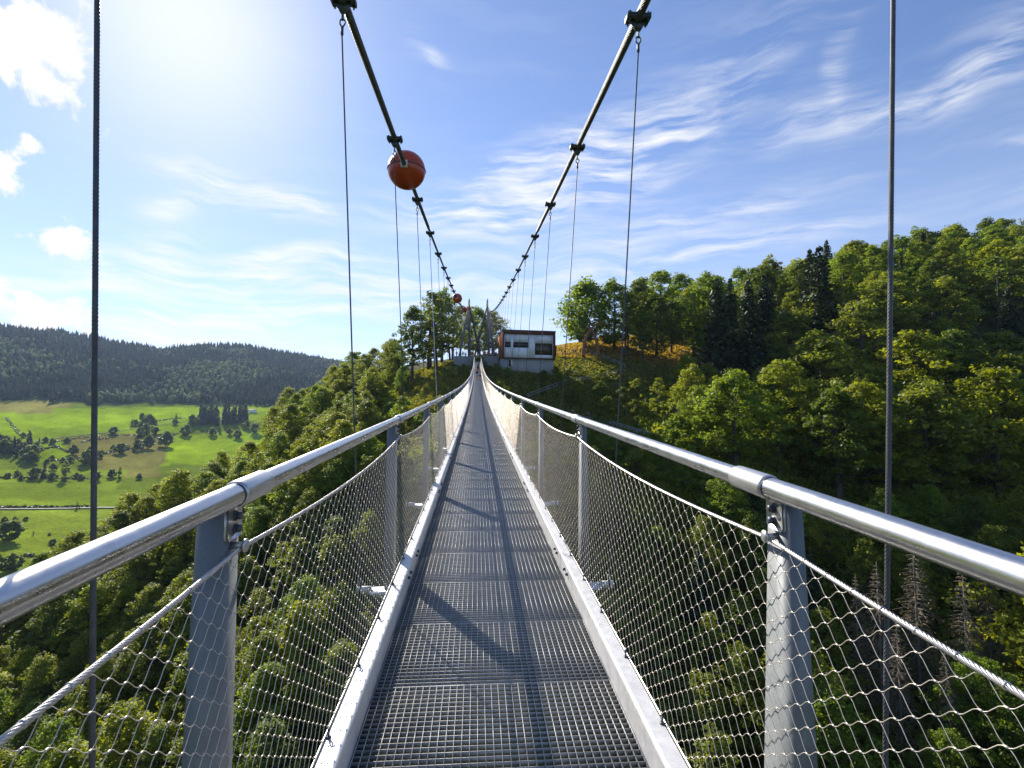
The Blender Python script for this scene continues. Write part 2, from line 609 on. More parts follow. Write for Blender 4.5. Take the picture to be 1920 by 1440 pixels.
rails = {}
for s in (-1, 1):
    ys = np.concatenate([np.linspace(Y0, 12, 90), np.linspace(12, Y1 + .5, 180)[1:]])
    rails[s] = tube_part("handrail", D(rail_x(s), ys, HR), .0345 * S, 40, MT['steel'], bridge)
    for y in POSTS:
        if y > 70:
            continue
        a, b = (y + .02, y + .235) if s > 0 else (y + .0, y + .215)
        mb = MB()
        yy = [a, a + .004, a + .012, b - .012, b - .004, b]
        rr = [.0348, .0400, .0418, .0418, .0405, .0350]
        mb.tube(D(rail_x(s), np.array(yy), HR), np.array(rr) * S, 40 if y < 12 else 14)
        link("rail_sleeve", mb.mesh("rail_sleeve", True), MT['plate'], rails[s])
        if y < 12:
            mb = MB()
            mb.tube(D(rail_x(s), np.array([a - .006, a + .0006]), HR), .0362 * S, 40)
            link("sleeve_gasket", mb.mesh("sleeve_gasket", True), MT['bolt'], rails[s])

# posts: tapered folded-plate posts; the walkway side widens downwards
PH = BR['ph']
for s in (-1, 1):
    for y in POSTS:
        xi = rail_x(s) + s * .006
        top, bot = HR - .036, -.30
        wt, wb_ = (.074, .088) if s < 0 else (.052, .060)
        f0, b0, f1, b1 = -.058, .046, -.075, (.085 if s < 0 else .19)
        v = []
        for h, w_, fa, ba in ((top, wt, f0, b0), (bot, wb_, f1, b1)):
            for (x, yy) in ((xi, y + fa), (xi + s * w_, y + fa), (xi + s * w_, y + ba), (xi, y + ba)):
                v.append((x, yy, h))
        v = np.array(v)
        fs = [(0, 1, 5, 4), (1, 2, 6, 5), (2, 3, 7, 6), (3, 0, 4, 7), (0, 3, 2, 1), (4, 5, 6, 7)]
        p = link("railing_post", new_mesh("railing_post", DV(v), np.array(fs)), MT['post'], bridge)
        if y < 26:
            # bracket plate on the walkway side with two bolts, and the pin that carries the rope
            px_ = xi - s * .0126
            prof = [(-.050, -.030), (.040, -.030), (.040, -.118), (.030, -.130), (-.040, -.130), (-.050, -.118)]
            V = [(x_, y + a_, HR + h_) for x_ in (px_, xi - s * .0008) for a_, h_ in prof]
            mb = MB()
            mb.add(DV(V), [(k, (k + 1) % 6, 6 + (k + 1) % 6, 6 + k) for k in range(6)] + [(0, 1, 2, 3), (0, 3, 4, 5), (6, 9, 8, 7), (6, 11, 10, 9)])
            link("rail_bracket", mb.mesh("rail_bracket"), MT['plate'], p)
            for hh in (HR - .062, HR - .100):
                mb = MB()
                mb.tube(D(np.array([px_ - s * .018, px_]), y - .004, hh), .0120 * S, 6)
                mb.tube(D(np.array([px_ - s * .004, px_]), y - .004, hh), .0150 * S, 14)
                link("bolt", mb.mesh("bolt"), MT['bolt'], p)
            mb = MB()
            hh = HR - PH + .006
            mb.tube(D(np.array([xi, xi - s * .040]), y, hh), .011 * S, 12)
            mb.tube(D(np.array([xi - s * .040, xi - s * .047]), y, hh), .020 * S, 18)
            link("rope_pin", mb.mesh("rope_pin", False), MT['plate'], p)

# side nets: rope between the posts, rhombic wire net hung from it, lower rope on the kerb
RX = BR['wr'] - .024
SAG = .052


def rope_h(t):
    return HR - PH - SAG * 4 * t * (1 - t) - .0 * t


def net_x(s, h):
    return s * (W0 + .006 + (RX - W0 - .006) * np.clip(h / (HR - PH), 0, 1.1)) + .0179 * np.clip(h, 0, 1)


for s in (-1, 1):
    for bi, (ya, yb) in enumerate(zip(POSTS[:-1], POSTS[1:])):
        if yb < .5:
            continue
        L = yb - ya
        near = ya < 9
        mid = ya < 22
        ncol = 68
        a = L / ncol                     # half cell along
        b = .0332                        # half cell up
        nrow = int((HR - PH) / b) + 1
        r = .00092
        cols = np.arange(ncol + 1)
        y_ = ya + cols * a
        top = rope_h(cols / ncol)
        # knot lattice (i,j) with i+j even
        mb = MB()
        hfoot = .012
        def kn(i, j):
            return y_[i], min(hfoot + j * b, top[i])
        pts, segs = [], []
        sides = 4 if near else 3
        for i in range(ncol):
            for j in range(nrow + 1):
                if (i + j) % 2:
                    continue
                for dj in (1, -1):
                    j2 = j + dj
                    if j2 < 0:
                        continue
                    h0 = hfoot + j * b
                    h1 = hfoot + j2 * b
                    if h0 > top[i] + 1e-6 and h1 > top[i + 1] + 1e-6:
                        continue
                    if h0 - top[i] > .6 * b or h1 - top[i + 1] > .6 * b:
                        continue
                    segs.append((y_[i], min(h0, top[i]), y_[i + 1], min(h1, top[i + 1]), dj))
        sg = np.array(segs)
        n = len(sg)
        if near:
            # S-curved wires: flat at the knots, steep between
            tt = np.array([0, .12, .3, .7, .88, 1.0])
            ff = np.array([0, .03, .19, .81, .97, 1.0])
        elif mid:
            tt = np.array([0, .2, .8, 1.0]); ff = np.array([0, .10, .90, 1.0])
        else:
            tt = np.array([0, 1.0]); ff = np.array([0, 1.0])
        K = len(tt)
        Yp = sg[:, 0:1] + (sg[:, 2:3] - sg[:, 0:1]) * tt[None]
        Hp = sg[:, 1:2] + (sg[:, 3:4] - sg[:, 1:2]) * ff[None]
        off = (sg[:, 4:5] * (tt[None] - .5) * 0 + sg[:, 4:5] * .0008)
        Xp = net_x(s, Hp) + off
        P3 = D(Xp, Yp, Hp)                                    # n,K,3
        t = np.gradient(P3, axis=1) if K > 2 else np.repeat((P3[:, 1:] - P3[:, :1]), 2, 1)
        t /= np.linalg.norm(t, axis=2)[..., None] + 1e-12
        A_ = np.cross(t, np.array([1.0, 0, 0])); A_ /= np.linalg.norm(A_, axis=2)[..., None] + 1e-12
        B_ = np.cross(t, A_)
        th = np.arange(sides) * 2 * math.pi / sides
        rad = r * S * (1.0 if near else 1.25 if mid else 1.5)
        V = P3[:, :, None, :] + rad * (np.cos(th)[None, None, :, None] * A_[:, :, None, :] + np.sin(th)[None, None, :, None] * B_[:, :, None, :])
        base = (np.arange(n) * K * sides)[:, None, None]
        ii = np.arange(K - 1)[None, :, None]
        jj = np.arange(sides)[None, None, :]
        Q = np.stack([base + ii * sides + jj, base + ii * sides + (jj + 1) % sides, base + (ii + 1) * sides + (jj + 1) % sides, base + (ii + 1) * sides + jj], -1).reshape(-1, 4)
        mb.add(V.reshape(-1, 3), Q)
        if near:
            # ferrules: a short sleeve round the pair of wires at every knot
            for i in range(1, ncol):
                for j in range(nrow + 1):
                    if (i + j) % 2 or hfoot + j * b > top[i] - .004:
                        continue
                    h = hfoot + j * b
                    x = net_x(s, h)
                    c = D(x, np.array([y_[i], y_[i]]), np.array([h - .0045, h + .0045]) if False else np.array([h, h]))[0]
                    mb.obox(c, np.array([1.0, 0, 0]), np.array([0, 1.0, .0]), np.array([0, 0, 1.0]), .0015, .0038, .0015)
        net = link("side_net", mb.mesh("side_net", False), MT['wire'], bridge)
        ts = np.linspace(0, 1, 25)
        path = D(net_x(s, rope_h(ts)) - s * .002, ya + L * ts, rope_h(ts))
        if near:
            rp = helix(path, .0046 * S, 16.0, 6, 110, .0030 * S, 5)
            rp.tube(path, .0042 * S, 6)
        else:
            rp = MB(); rp.tube(path, .0072 * S, 6)
        if near:                          # little wraps of net wire round the top rope
            for i in range(2, ncol, 2):
                tq = i / ncol
                c = D(net_x(s, rope_h(tq)) - s * .002, np.array([ya + L * tq - .003, ya + L * tq + .003]), rope_h(tq))
                rp.tube(c, .0084 * S, 8)
        link("top_rope", rp.mesh("top_rope", True), MT['rope'], net)
        rp = MB()
        rp.tube(D(s * (W0 + .003), np.linspace(ya, yb, 12), .0065), .0045 * S, 6)
        link("foot_rope", rp.mesh("foot_rope", True), MT['rope'], net)

# eyelets on the kerbs
ey = .3
cnt = 0
y = 2.38 - .565 * 3
while y < 26:
    for s in (-1, 1):
        mb = MB()
        x = s * (W0 - .012)
        mb.tube(D(x, np.array([y, y]), np.array([-.001, .02])), .005 * S, 6)
        mb.tube(D(x, np.array([y, y]), np.array([-.001, .006])), .011 * S, 6)
        th = np.linspace(0, 2 * math.pi, 13)[:-1]
        mb.tube(D(x + 0 * th, y + .011 * np.cos(th), .028 + .012 * np.sin(th)), .0034 * S, 5, closed=True)
        link("rope_eyelet", mb.mesh("rope_eyelet", True), MT['bolt'], kerbs[s])
    y += .565
for y in [p for p in POSTS if 0 < p < 26]:
    for s in (-1, 1):
        for dy in (-.42, -.30, .12, .24):
            mb = MB()
            xx = s * BR['wi']
            mb.tube(D(np.array([xx + s * .001, xx - s * .020]), y - .15 + dy, -.055), .0125 * S, 6)
            link("kerb_bolt", mb.mesh("kerb_bolt"), MT['bolt'], kerbs[s])

# outriggers with the hanger sockets
for s in (-1, 1):
    for y in HANGS:
        if y > 60 and s < 0 and False:
            continue
        mb = MB()
        ht = BR['hz'] + .02
        a, b = s * (W0 + .001), s * 1.05
        v = [(a, y - .085, ht), (a, y + .085, ht), (b, y + .065, ht), (b, y - .065, ht), (a, y - .085, ht - .022), (a, y + .085, ht - .022), (b, y + .065, ht - .022), (b, y - .065, ht - .022)]
        mb.add(DV(v), [(0, 1, 2, 3), (7, 6, 5, 4), (0, 3, 7, 4), (1, 5, 6, 2), (3, 2, 6, 7), (0, 4, 5, 1)])
        v = [(a, y - .008, ht - .022), (b, y - .008, ht - .022), (a, y - .008, ht - .20), (a, y + .008, ht - .022), (b, y + .008, ht - .022), (a, y + .008, ht - .20)]
        mb.add(DV(v), [(0, 1, 4, 3), (1, 2, 5, 4)], [(0, 2, 1), (3, 4, 5)])
        lo, hi = sorted((s * 1.04, s * 1.17))
        mb.box((lo, y - .012, ht - .03), (hi, y + .012, ht + .03), DV)
        link("outrigger", mb.mesh("outrigger"), MT['galv'], bridge)

# main cables
for s in (-1, 1):
    ys = np.concatenate([np.linspace(-8, 20, 60), np.linspace(20, 150, 140)[1:]])
    path = CB(s, ys)
    mb = MB()
    mb.tube(path, .033 * S, 14)
    c = link("main_cable", mb.mesh("main_cable", True), MT['cable'], bridge)
    sub = CB(s, np.linspace(2.2, 14, 60))
    hx = helix(sub, .0345 * S, 1.5, 14, 26, .0085 * S, 4)
    link("outer_strands", hx.mesh("outer_strands", True), MT['cable'], c)


def clamp_mesh(s, y, detail):
    """a two-part cable clamp with flanges, bolts, gusset and shackle; returns (mesh builder, bottom eye point)"""
    c = CB(s, y)
    t = CB(s, y + .01) - CB(s, y - .01); t /= np.linalg.norm(t)
    ax = np.array([1.0, 0, 0]); ax -= t * (ax @ t); ax /= np.linalg.norm(ax)
    up = np.cross(ax, t)
    if up[2] < 0:
        up = -up
    mb = MB()
    u = S
    mb.tube(np.array([c - t * .075 * u, c + t * .075 * u]), .047 * u, 16 if detail else 8)
    mb.obox(c + up * .012 * u, ax, t, up, .112 * u, .070 * u, .007 * u)
    mb.obox(c - up * .012 * u, ax, t, up, .112 * u, .070 * u, .007 * u)
    if detail:
        for sx in (-1, 1):
            for st in (-1, 1):
                q = c + ax * sx * .092 * u + t * st * .045 * u
                mb.tube(np.array([q - up * .055 * u, q + up * .045 * u]), .010 * u, 8)
                mb.tube(np.array([q + up * .018 * u, q + up * .032 * u]), .018 * u, 6)
                mb.tube(np.array([q - up * .034 * u, q - up * .018 * u]), .018 * u, 6)
            mb.obox(c + ax * sx * .112 * u, ax, t, up, .006 * u, .07 * u, .028 * u)
    dn = np.array([0, 0, -1.0])
    g0 = c + dn * .015 * u
    # gusset plate across the cable, pointing down
    g = [g0 - ax * .095 * u, g0 + ax * .095 * u, g0 + ax * .022 * u + dn * .125 * u, g0 - ax * .022 * u + dn * .125 * u]
    tt = t * .008 * u
    v = np.array([p - tt for p in g] + [p + tt for p in g])
    mb.add(v, [(0, 1, 2, 3), (7, 6, 5, 4), (0, 4, 5, 1), (1, 5, 6, 2), (2, 6, 7, 3), (3, 7, 4, 0)])
    eye = g0 + dn * .155 * u
    if detail:
        th = np.linspace(0, 2 * math.pi, 15)[:-1]
        ring = eye[None] + np.stack([0 * th, np.cos(th) * .016 * u, np.sin(th) * .038 * u], 1)
        mb.tube(ring, .0085 * u, 6, closed=True)
    return mb, eye


for s in (-1, 1):
    for k, y in enumerate(HANGS):
        dist = abs(y)
        mbc, eye = clamp_mesh(s, y, dist < 40)
        if s < 0:
            dwh = -.0084
        else:
            dwh = -.0084
        foot = D(s * BR['wh'] + dwh, y, BR['hz'])
        top = eye + np.array([0, 0, -.19 * S]) if dist < 40 else eye
        mb = MB()
        if 0 < dist < 6:
            mb = helix(np.array([top, foot]), .0052 * S, 14.0, 6, 90 if dist < 3 else 50, .0034 * S, 5)
            mb.tube(np.array([top, foot]), .0048 * S, 8)
        else:
            big = s < 0 and k == 6
            mb.tube(np.array([top, foot]), (.0115 if big else .0076) * S, 6)
        hg = link("hanger_rope", mb.mesh("hanger_rope", True), MT['white'] if (s < 0 and k == 6) else MT['hanger'], bridge)
        link("cable_clamp", mbc.mesh("cable_clamp", False), MT['clamp'], hg)
        if dist < 40:
            mb = MB()
            th = np.linspace(0, 2 * math.pi, 17)[:-1]
            cz = eye[2] - .068 * S
            prof = np.stack([np.sin(th) * .026 * S * (1 - .45 * (np.cos(th) < 0) * (-np.cos(th))), 0 * th, np.cos(th) * .042 * S], 1)
            mb.tube(np.array([eye[0], eye[1], cz])[None] + prof, .0082 * S, 6, closed=True)
            link("thimble", mb.mesh("thimble", True), MT['clamp'], hg)
            mb = MB()
            mb.tube(np.array([[eye[0], eye[1], cz - .038 * S], [eye[0], eye[1], cz - .125 * S]]), .0135 * S, 10)
            link("ferrule", mb.mesh("ferrule", True), MT['hanger'], hg)
        if dist < 20:
            mb = MB()
            mb.tube(np.array([foot + [0, 0, .11 * S], foot + [0, 0, -.06 * S]]), .016 * S, 10)
            link("socket", mb.mesh("socket", True), MT['clamp'], hg)

# red aerial marker balls on the left cable
for i, (yb, lab) in enumerate(((9.55, "large red marker ball nearest to the viewer on the left main cable"), (37.0, "second red marker ball along the left main cable, in front of the trees"),
                               (64.0, "third, small red marker ball low on the left cable just before the mast"), (104.0, "tiny red marker ball at the top of the left mast"))):
    c = CB(-1, yb)
    R = .352 * S
    root = empty("marker_ball", c, label=lab, category="marker ball", group="red marker balls along the left cable")
    nth, nph = 40, 24
    th = np.linspace(0, 2 * math.pi, nth + 1)[:-1]
    ph = np.linspace(0, math.pi, nph + 1)
    V, Q = [], []
    for p_ in ph:
        rr = R * (1.0 if abs(p_ - math.pi / 2) > .02 else 1.0)
        for t_ in th:
            V.append((rr * math.sin(p_) * math.cos(t_), rr * math.sin(p_) * math.sin(t_), rr * math.cos(p_)))
    for a in range(nph):
        for b in range(nth):
            Q.append((a * nth + b, a * nth + (b + 1) % nth, (a + 1) * nth + (b + 1) % nth, (a + 1) * nth + b))
    link("shell", new_mesh("shell", V, np.array(Q), True), MT['ballred'], root)
    mb = MB()
    th2 = np.linspace(0, 2 * math.pi, 49)[:-1]
    mb.tube(np.stack([np.cos(th2) * R, np.sin(th2) * R, 0 * th2], 1), .010, 6, closed=True)
    link("seam_flange", mb.mesh("seam_flange", True), MT['clamp'], root)
    t = CB(-1, yb + .05) - CB(-1, yb - .05); t /= np.linalg.norm(t)
    ax = np.array([1.0, 0, 0]); up = np.cross(ax, t)
    for sg_ in (-1, 1):
        mb = MB()
        mb.obox(t * sg_ * (R * .985), ax, t, up, .055, .014, .060)
        link("clamp_plate", mb.mesh("clamp_plate"), MT['white'], root)
# ------------------------------------------------------------------ ground near the bridge
GC = [  # (px, py, depth) points where the ground surface is
    (900, 684, 138), (860, 688, 136), (930, 690, 136), (905, 672, 150), (870, 680, 165), (960, 690, 134), (1040, 692, 134), (800, 716, 134), (760, 745, 127), (730, 800, 112),
    (830, 735, 122), (850, 800, 104), (890, 770, 110), (930, 745, 118), (960, 790, 106), (700, 900, 96), (800, 900, 88), (895, 900, 88), (895, 1100, 72), (895, 1440, 54), (895, 1700, 46),
    (690, 768, 134), (640, 812, 132), (600, 866, 124), (520, 880, 122), (450, 910, 116), (300, 990, 110), (200, 1055, 107), (100, 1135, 103), (0, 1205, 100), (-200, 1350, 96),
    (450, 1130, 86), (300, 1270, 76), (600, 1100, 80), (600, 1440, 57), (300, 1640, 53), (0, 1560, 66), (700, 700, 160), (600, 760, 165), (450, 900, 160), (250, 1080, 150), (0, 1400, 140),
    (740, 690, 170), (800, 680, 172), (860, 672, 190), (950, 668, 190), (1000, 740, 129), (1060, 735, 132), (1100, 765, 124), (1180, 745, 129), (945, 687, 127), (990, 683, 127), (1040, 679, 127), (1062, 677, 128), (868, 688, 131.5), (925, 690, 131.5), (897, 706, 122), (1160, 700, 135), (1060, 695, 142), (1000, 700, 134),
    (1080, 668, 152), (1130, 664, 152), (1180, 655, 158), (1100, 640, 190), (1160, 628, 195), (1250, 640, 180), (1040, 660, 190), (1000, 664, 200),
    (1110, 805, 115), (1240, 832, 104), (1180, 790, 119), (1320, 862, 96), (1420, 900, 92), (1050, 850, 105), (1150, 900, 90),
    (1250, 710, 142), (1400, 720, 142), (1600, 650, 152), (1900, 610, 152), (1500, 850, 114), (1700, 850, 112), (1900, 850, 108), (1300, 960, 88), (1500, 1060, 83), (1700, 1080, 82), (1920, 1080, 80),
    (1200, 1100, 78), (1400, 1230, 72), (1700, 1290, 68), (1920, 1340, 62), (1300, 1500, 54), (1100, 1440, 56), (1600, 1640, 48), (1920, 1700, 43), (2200, 1300, 60),
    (1500, 592, 182), (1700, 545, 190), (1920, 540, 195), (2300, 535, 180), (2300, 700, 130), (2300, 1000, 95), (1400, 630, 185), (1300, 650, 180),
    (1500, 590, 230), (1750, 520, 240), (1950, 480, 245), (2300, 430, 240),
]
gp = np.array([ray_point(*c) for c in GC])
extra = np.array([(0, 20, -52), (-40, 10, -50), (40, 10, -50), (0, -40, -70), (-60, -40, -80), (70, -40, -50), (-110, 30, -78), (-170, 90, -112), (-190, 160, -112), (-130, 180, -80),
                  (-100, 230, -70), (130, 0, -20), (160, 60, 0), (60, 240, 24), (150, 280, 50), (0, 240, 8), (-60, 210, -30), (200, -30, -10)], float)
gp = np.concatenate([gp, extra])


class TPS:
    def __init__(self, P, z, lam):
        self.P = P / 50.0
        n = len(P)
        r = np.linalg.norm(self.P[:, None] - self.P[None], axis=2)
        K = np.where(r > 0, r * r * np.log(r + 1e-12), 0) + lam * np.eye(n)
        A = np.zeros((n + 3, n + 3))
        A[:n, :n] = K; A[:n, n] = 1; A[:n, n + 1:] = self.P; A[n, :n] = 1; A[n + 1:, :n] = self.P.T
        self.w = np.linalg.solve(A, np.concatenate([z, [0, 0, 0]]))

    def __call__(self, x, y):
        x = np.asarray(x, float); y = np.asarray(y, float)
        q = np.stack([x.ravel(), y.ravel()], 1) / 50.0
        out = np.zeros(len(q))
        for i in range(0, len(q), 4000):
            r = np.linalg.norm(q[i:i + 4000, None] - self.P[None], axis=2)
            out[i:i + 4000] = np.where(r > 0, r * r * np.log(r + 1e-12), 0) @ self.w[:-3] + self.w[-3] + q[i:i + 4000] @ self.w[-2:]
        return out.reshape(x.shape)


tps = TPS(gp[:, :2], gp[:, 2], 0.12)


def vnoise(x, y, sc, seed=0, octs=4):
    """value noise on arrays"""
    x = np.asarray(x, float) / sc; y = np.asarray(y, float) / sc
    tot = 0; amp = 1; nrm = 0
    for o in range(octs):
        xi, yi = np.floor(x).astype(np.int64), np.floor(y).astype(np.int64)
        fx, fy = x - xi, y - yi
        fx = fx * fx * (3 - 2 * fx); fy = fy * fy * (3 - 2 * fy)

        def h(a, b):
            k = (a * 374761393 + b * 668265263 + (seed + o) * 974634777) & 0xffffffff
            k = ((k ^ (k >> 13)) * 1274126177) & 0xffffffff
            return ((k ^ (k >> 16)) & 0xffff) / 65535.0
        v = (h(xi, yi) * (1 - fx) + h(xi + 1, yi) * fx) * (1 - fy) + (h(xi, yi + 1) * (1 - fx) + h(xi + 1, yi + 1) * fx) * fy
        tot = tot + amp * v; nrm += amp
        amp *= .5; x = x * 2.03 + 7; y = y * 2.03 + 3
    return tot / nrm


def near_z(x, y):
    """height of the near slopes; beyond their rim they sink under the far ground"""
    x = np.asarray(x, float); y = np.asarray(y, float)
    z = tps(x, y)
    z = z + (vnoise(x, y, 9.0, 3) - .5) * 1.6
    z = np.clip(z, -125, 75)
    rx = np.maximum(np.maximum(-150 - x, x - 235) / 60.0, np.maximum(-60 - y, y - 255) / 60.0)
    k = np.clip(rx, 0, 1)
    return z - 170 * k * k * (3 - 2 * k)


NX0, NX1, NY0, NY1, ST = -210.0, 295.0, -120.0, 315.0, 2.6
gx = np.arange(NX0, NX1, ST); gy = np.arange(NY0, NY1, ST)
GX, GY = np.meshgrid(gx, gy, indexing='ij')
GZ = near_z(GX, GY)


def zat(x, y):
    fx = (np.asarray(x, float) - NX0) / ST; fy = (np.asarray(y, float) - NY0) / ST
    i = np.clip(np.floor(fx).astype(int), 0, len(gx) - 2); j = np.clip(np.floor(fy).astype(int), 0, len(gy) - 2)
    fx = fx - i; fy = fy - j
    return (GZ[i, j] * (1 - fx) + GZ[i + 1, j] * fx) * (1 - fy) + (GZ[i, j + 1] * (1 - fx) + GZ[i + 1, j + 1] * fx) * fy


def grid_faces(n, m):
    i = np.arange(n - 1)[:, None]; j = np.arange(m - 1)[None, :]
    return np.stack([i * m + j, (i + 1) * m + j, (i + 1) * m + j + 1, i * m + j + 1], -1).reshape(-1, 4)


def m_slope(g):
    c = objco(g)
    n1 = g.noise(c, .06, 5, .6); n2 = g.noise(c, .6, 6, .7); n3 = g.noise(c, 3.5, 4, .7)
    a = g.ramp(g.m('ADD', g.m('MULTIPLY', n2, .6), g.m('MULTIPLY', n3, .4)), [(.3, (.022, .030, .010)), (.5, (.050, .062, .016)), (.68, (.105, .095, .035))])
    return bsdf(g, a, .95, 0, .1, n3, .8, .3)


MT['slope'] = mat("grassy_slope_ground", m_slope)
link("ground", new_mesh("ground", np.stack([GX, GY, GZ], -1), grid_faces(len(gx), len(gy)), True), MT['slope'], kind="structure")

# ------------------------------------------------------------------ far ground: valley meadows and the forested hill across
PXC = np.array([-1500, -400, 0, 100, 200, 300, 370, 450, 560, 660, 740, 850, 1000, 1060, 1150, 1400, 2200, 4000], float)
CREST = np.array([600, 610, 627, 632, 648, 662, 655, 656, 672, 688, 706, 706, 680, 668, 664, 668, 650, 640], float)
RR = np.array([90, 200, 260, 350, 450, 600, 800, 1000, 1250, 1420, 1700, 2150, 2500, 3500, 6000, 14000], float)


def far_z(az, r):
    """az in degrees from the camera's heading (right positive), r horizontal distance in metres"""
    az = np.asarray(az, float); r = np.asarray(r, float)
    azc = np.clip(az, -62, 62)
    px = 960 + np.tan(np.radians(azc)) * F_PX
    crest = np.interp(px, PXC, CREST)
    cs = np.cos(np.radians(azc))
    PY = [1700, 1500, 1370, 1180, 1058, 962, 884, 826, 768, 746, 690, None, None, None, None, None]
    Z = []
    hz = 798.0
    for rr, py in zip(RR, PY):
        if py is None:
            Z.append(None); continue
        pp = py + 0 * px
        if rr == 1700:
            pp = crest * .55 + 746 * .45
        Z.append((hz - pp) / F_PX * cs * rr)
    zc = (hz - crest) / F_PX * cs * 2150
    Z[11] = zc
    Z[12] = zc * .82
    Z[13] = zc * .35
    Z[14] = zc * .1 - 30
    Z[15] = zc * .0 - 60
    Z[0] = 0 * px - 128; Z[1] = 0 * px - 126
    Z = np.stack(Z, 0)
    shp = r.shape
    rf = r.ravel(); Zf = Z.reshape(len(RR), -1)
    k = np.clip(np.searchsorted(RR, rf) - 1, 0, len(RR) - 2)
    t = np.clip((rf - RR[k]) / (RR[k + 1] - RR[k]), 0, 1)
    idx = np.arange(len(rf))
    z = Zf[k, idx] * (1 - t) + Zf[k + 1, idx] * t
    x = rf * np.sin(np.radians(az.ravel())); y = rf * np.cos(np.radians(az.ravel()))
    amp = np.clip((rf - 300) / 900, 0, 1)
    z = z + (vnoise(x, y, 120, 9, 3) - .5) * 14 * amp + (vnoise(x, y, 420, 5, 2) - .5) * 30 * np.clip((rf - 1300) / 500, 0, 1)
    # the side away from the view stays rolling
    return z.reshape(shp)


YAWD = math.degrees(YAW)


def far_world(az, r):
    th = np.radians(np.asarray(az) + YAWD)
    return np.stack([r * np.sin(th), r * np.cos(th), far_z(az, r)], -1)


azs = np.concatenate([np.arange(-180, -56, 4.0), np.arange(-56, 60, .35), np.arange(60, 180.1, 4.0)])
rs = np.concatenate([np.geomspace(90, 260, 8)[:-1], np.geomspace(260, 2700, 170), np.geomspace(2800, 14000, 14)])
AZ, RS = np.meshgrid(azs, rs, indexing='ij')
FV = far_world(AZ, RS)
# meadow parcels: which crop stands on each spot (own colours of the fields)
PXG = 960 + np.tan(np.radians(np.clip(AZ, -62, 62))) * F_PX
PYG = np.zeros_like(PXG)
hzv = FV.reshape(-1, 3) - CAM
zz = np.maximum(hzv @ FW, 1)
PYG = (720 - F_PX * (hzv @ UP) / zz).reshape(AZ.shape)
U = PXG + (vnoise(FV[..., 0], FV[..., 1], 70, 71, 3) - .5) * 34
V = PYG + (vnoise(FV[..., 0], FV[..., 1], 90, 72, 3) - .5) * 9
lush = np.array([.19, .275, .008]); dull = np.array([.125, .170, .014]); brown = np.array([.175, .165, .040]); dark = np.array([.045, .065, .020])
colr = np.zeros(AZ.shape + (3,)) + dull
nz = vnoise(FV[..., 0], FV[..., 1], 60, 21, 4)[..., None]
nf = vnoise(FV[..., 0], FV[..., 1], 9, 22, 3)[..., None]


def band(c, mask):
    global colr
    colr = np.where(mask[..., None], c, colr)


band(brown * 1.25, (V < 782) & (U < 130))
band(lush * 1.15, (V < 782 + .02 * (U - 200)) & (V > 764 + .00 * U) & (U > 95))
band(lush * 1.2, (V >= 775) & (V < 818 - .045 * U + (U > 60) * 4) & (U < 350))
band(lush, (V >= 805 - .045 * U) & (V < 826 - .05 * U) & (U < 420))
band(brown * .9, (V > 826 - .05 * U) & (V < 866 - .03 * U) & (U > 105 + (V - 815) * .9) & (U < 318))
band(brown * .8, (V > 850 - .02 * U) & (V < 880 - .02 * U) & (U > 205) & (U < 320))
band(lush * 1.0, (V > 828 - .07 * U) & (V < 866) & (U > 60) & (U < 105 + (V - 815) * .9))
band(lush * 1.15, (U > 310) & (U < 520) & (V > 800) & (V < 870) & (V > 812 + (400 - U) * .05))
band(brown, (V > 856) & (V < 895) & (U > 180) & (U < 305))
band(dull * 1.3, (V > 882) & (V < 952) & (U < 240))
band(dull * 1.15 + brown * .12, (V >= 952) & (V < 1100))
nm = vnoise(FV[..., 0], FV[..., 1], 25, 25, 4)[..., None]
colr = colr * (.62 + .76 * nz) * (.72 + .56 * nf) * (.75 + .5 * nm)
fmask = (RS > 1300 + 30 * np.sin(AZ * .7)) | (np.abs(AZ) > 58)
colr = np.where(fmask[..., None], dark * (.8 + .5 * nf), colr)


def m_far(g):
    at = g.n('ShaderNodeAttribute'); at.attribute_name = 'field'
    c = objco(g)
    n = g.noise(c, .35, 5, .7)
    k = g.rng(n, .3, .7, .72, 1.28)
    vm = g.n('ShaderNodeVectorMath', operation='SCALE')
    g.put(vm.inputs[0], at.outputs['Color']); g.put(vm.inputs['Scale'], k)
    return bsdf(g, vm.outputs[0], .95, 0, .0, n, .8, 1.5)


MT['far'] = mat("valley_meadows", m_far)
link("hills", new_mesh("hills", FV, grid_faces(len(azs), len(rs)), True, {'field': ('POINT', colr.reshape(-1, 3))}), MT['far'], kind="structure")


def far_at(px, py, r_hint=None):
    """spot on the far ground seen at a pixel of the survey photograph: march out along the ray"""
    d = FW + (px - 960) / F_PX * RT + (720 - py) / F_PX * UP
    az = math.degrees(math.atan2(d[0], d[1])) - YAWD
    hl = math.hypot(d[0], d[1])
    r = np.geomspace(255, 2400, 900)
    z = far_z(np.full_like(r, az), r)
    zr = d[2] / hl * r
    k = np.argmax(z >= zr)
    if k == 0:
        k = len(r) - 1
    th = math.radians(az + YAWD)
    return np.array([r[k] * math.sin(th), r[k] * math.cos(th), z[k]]), r[k]


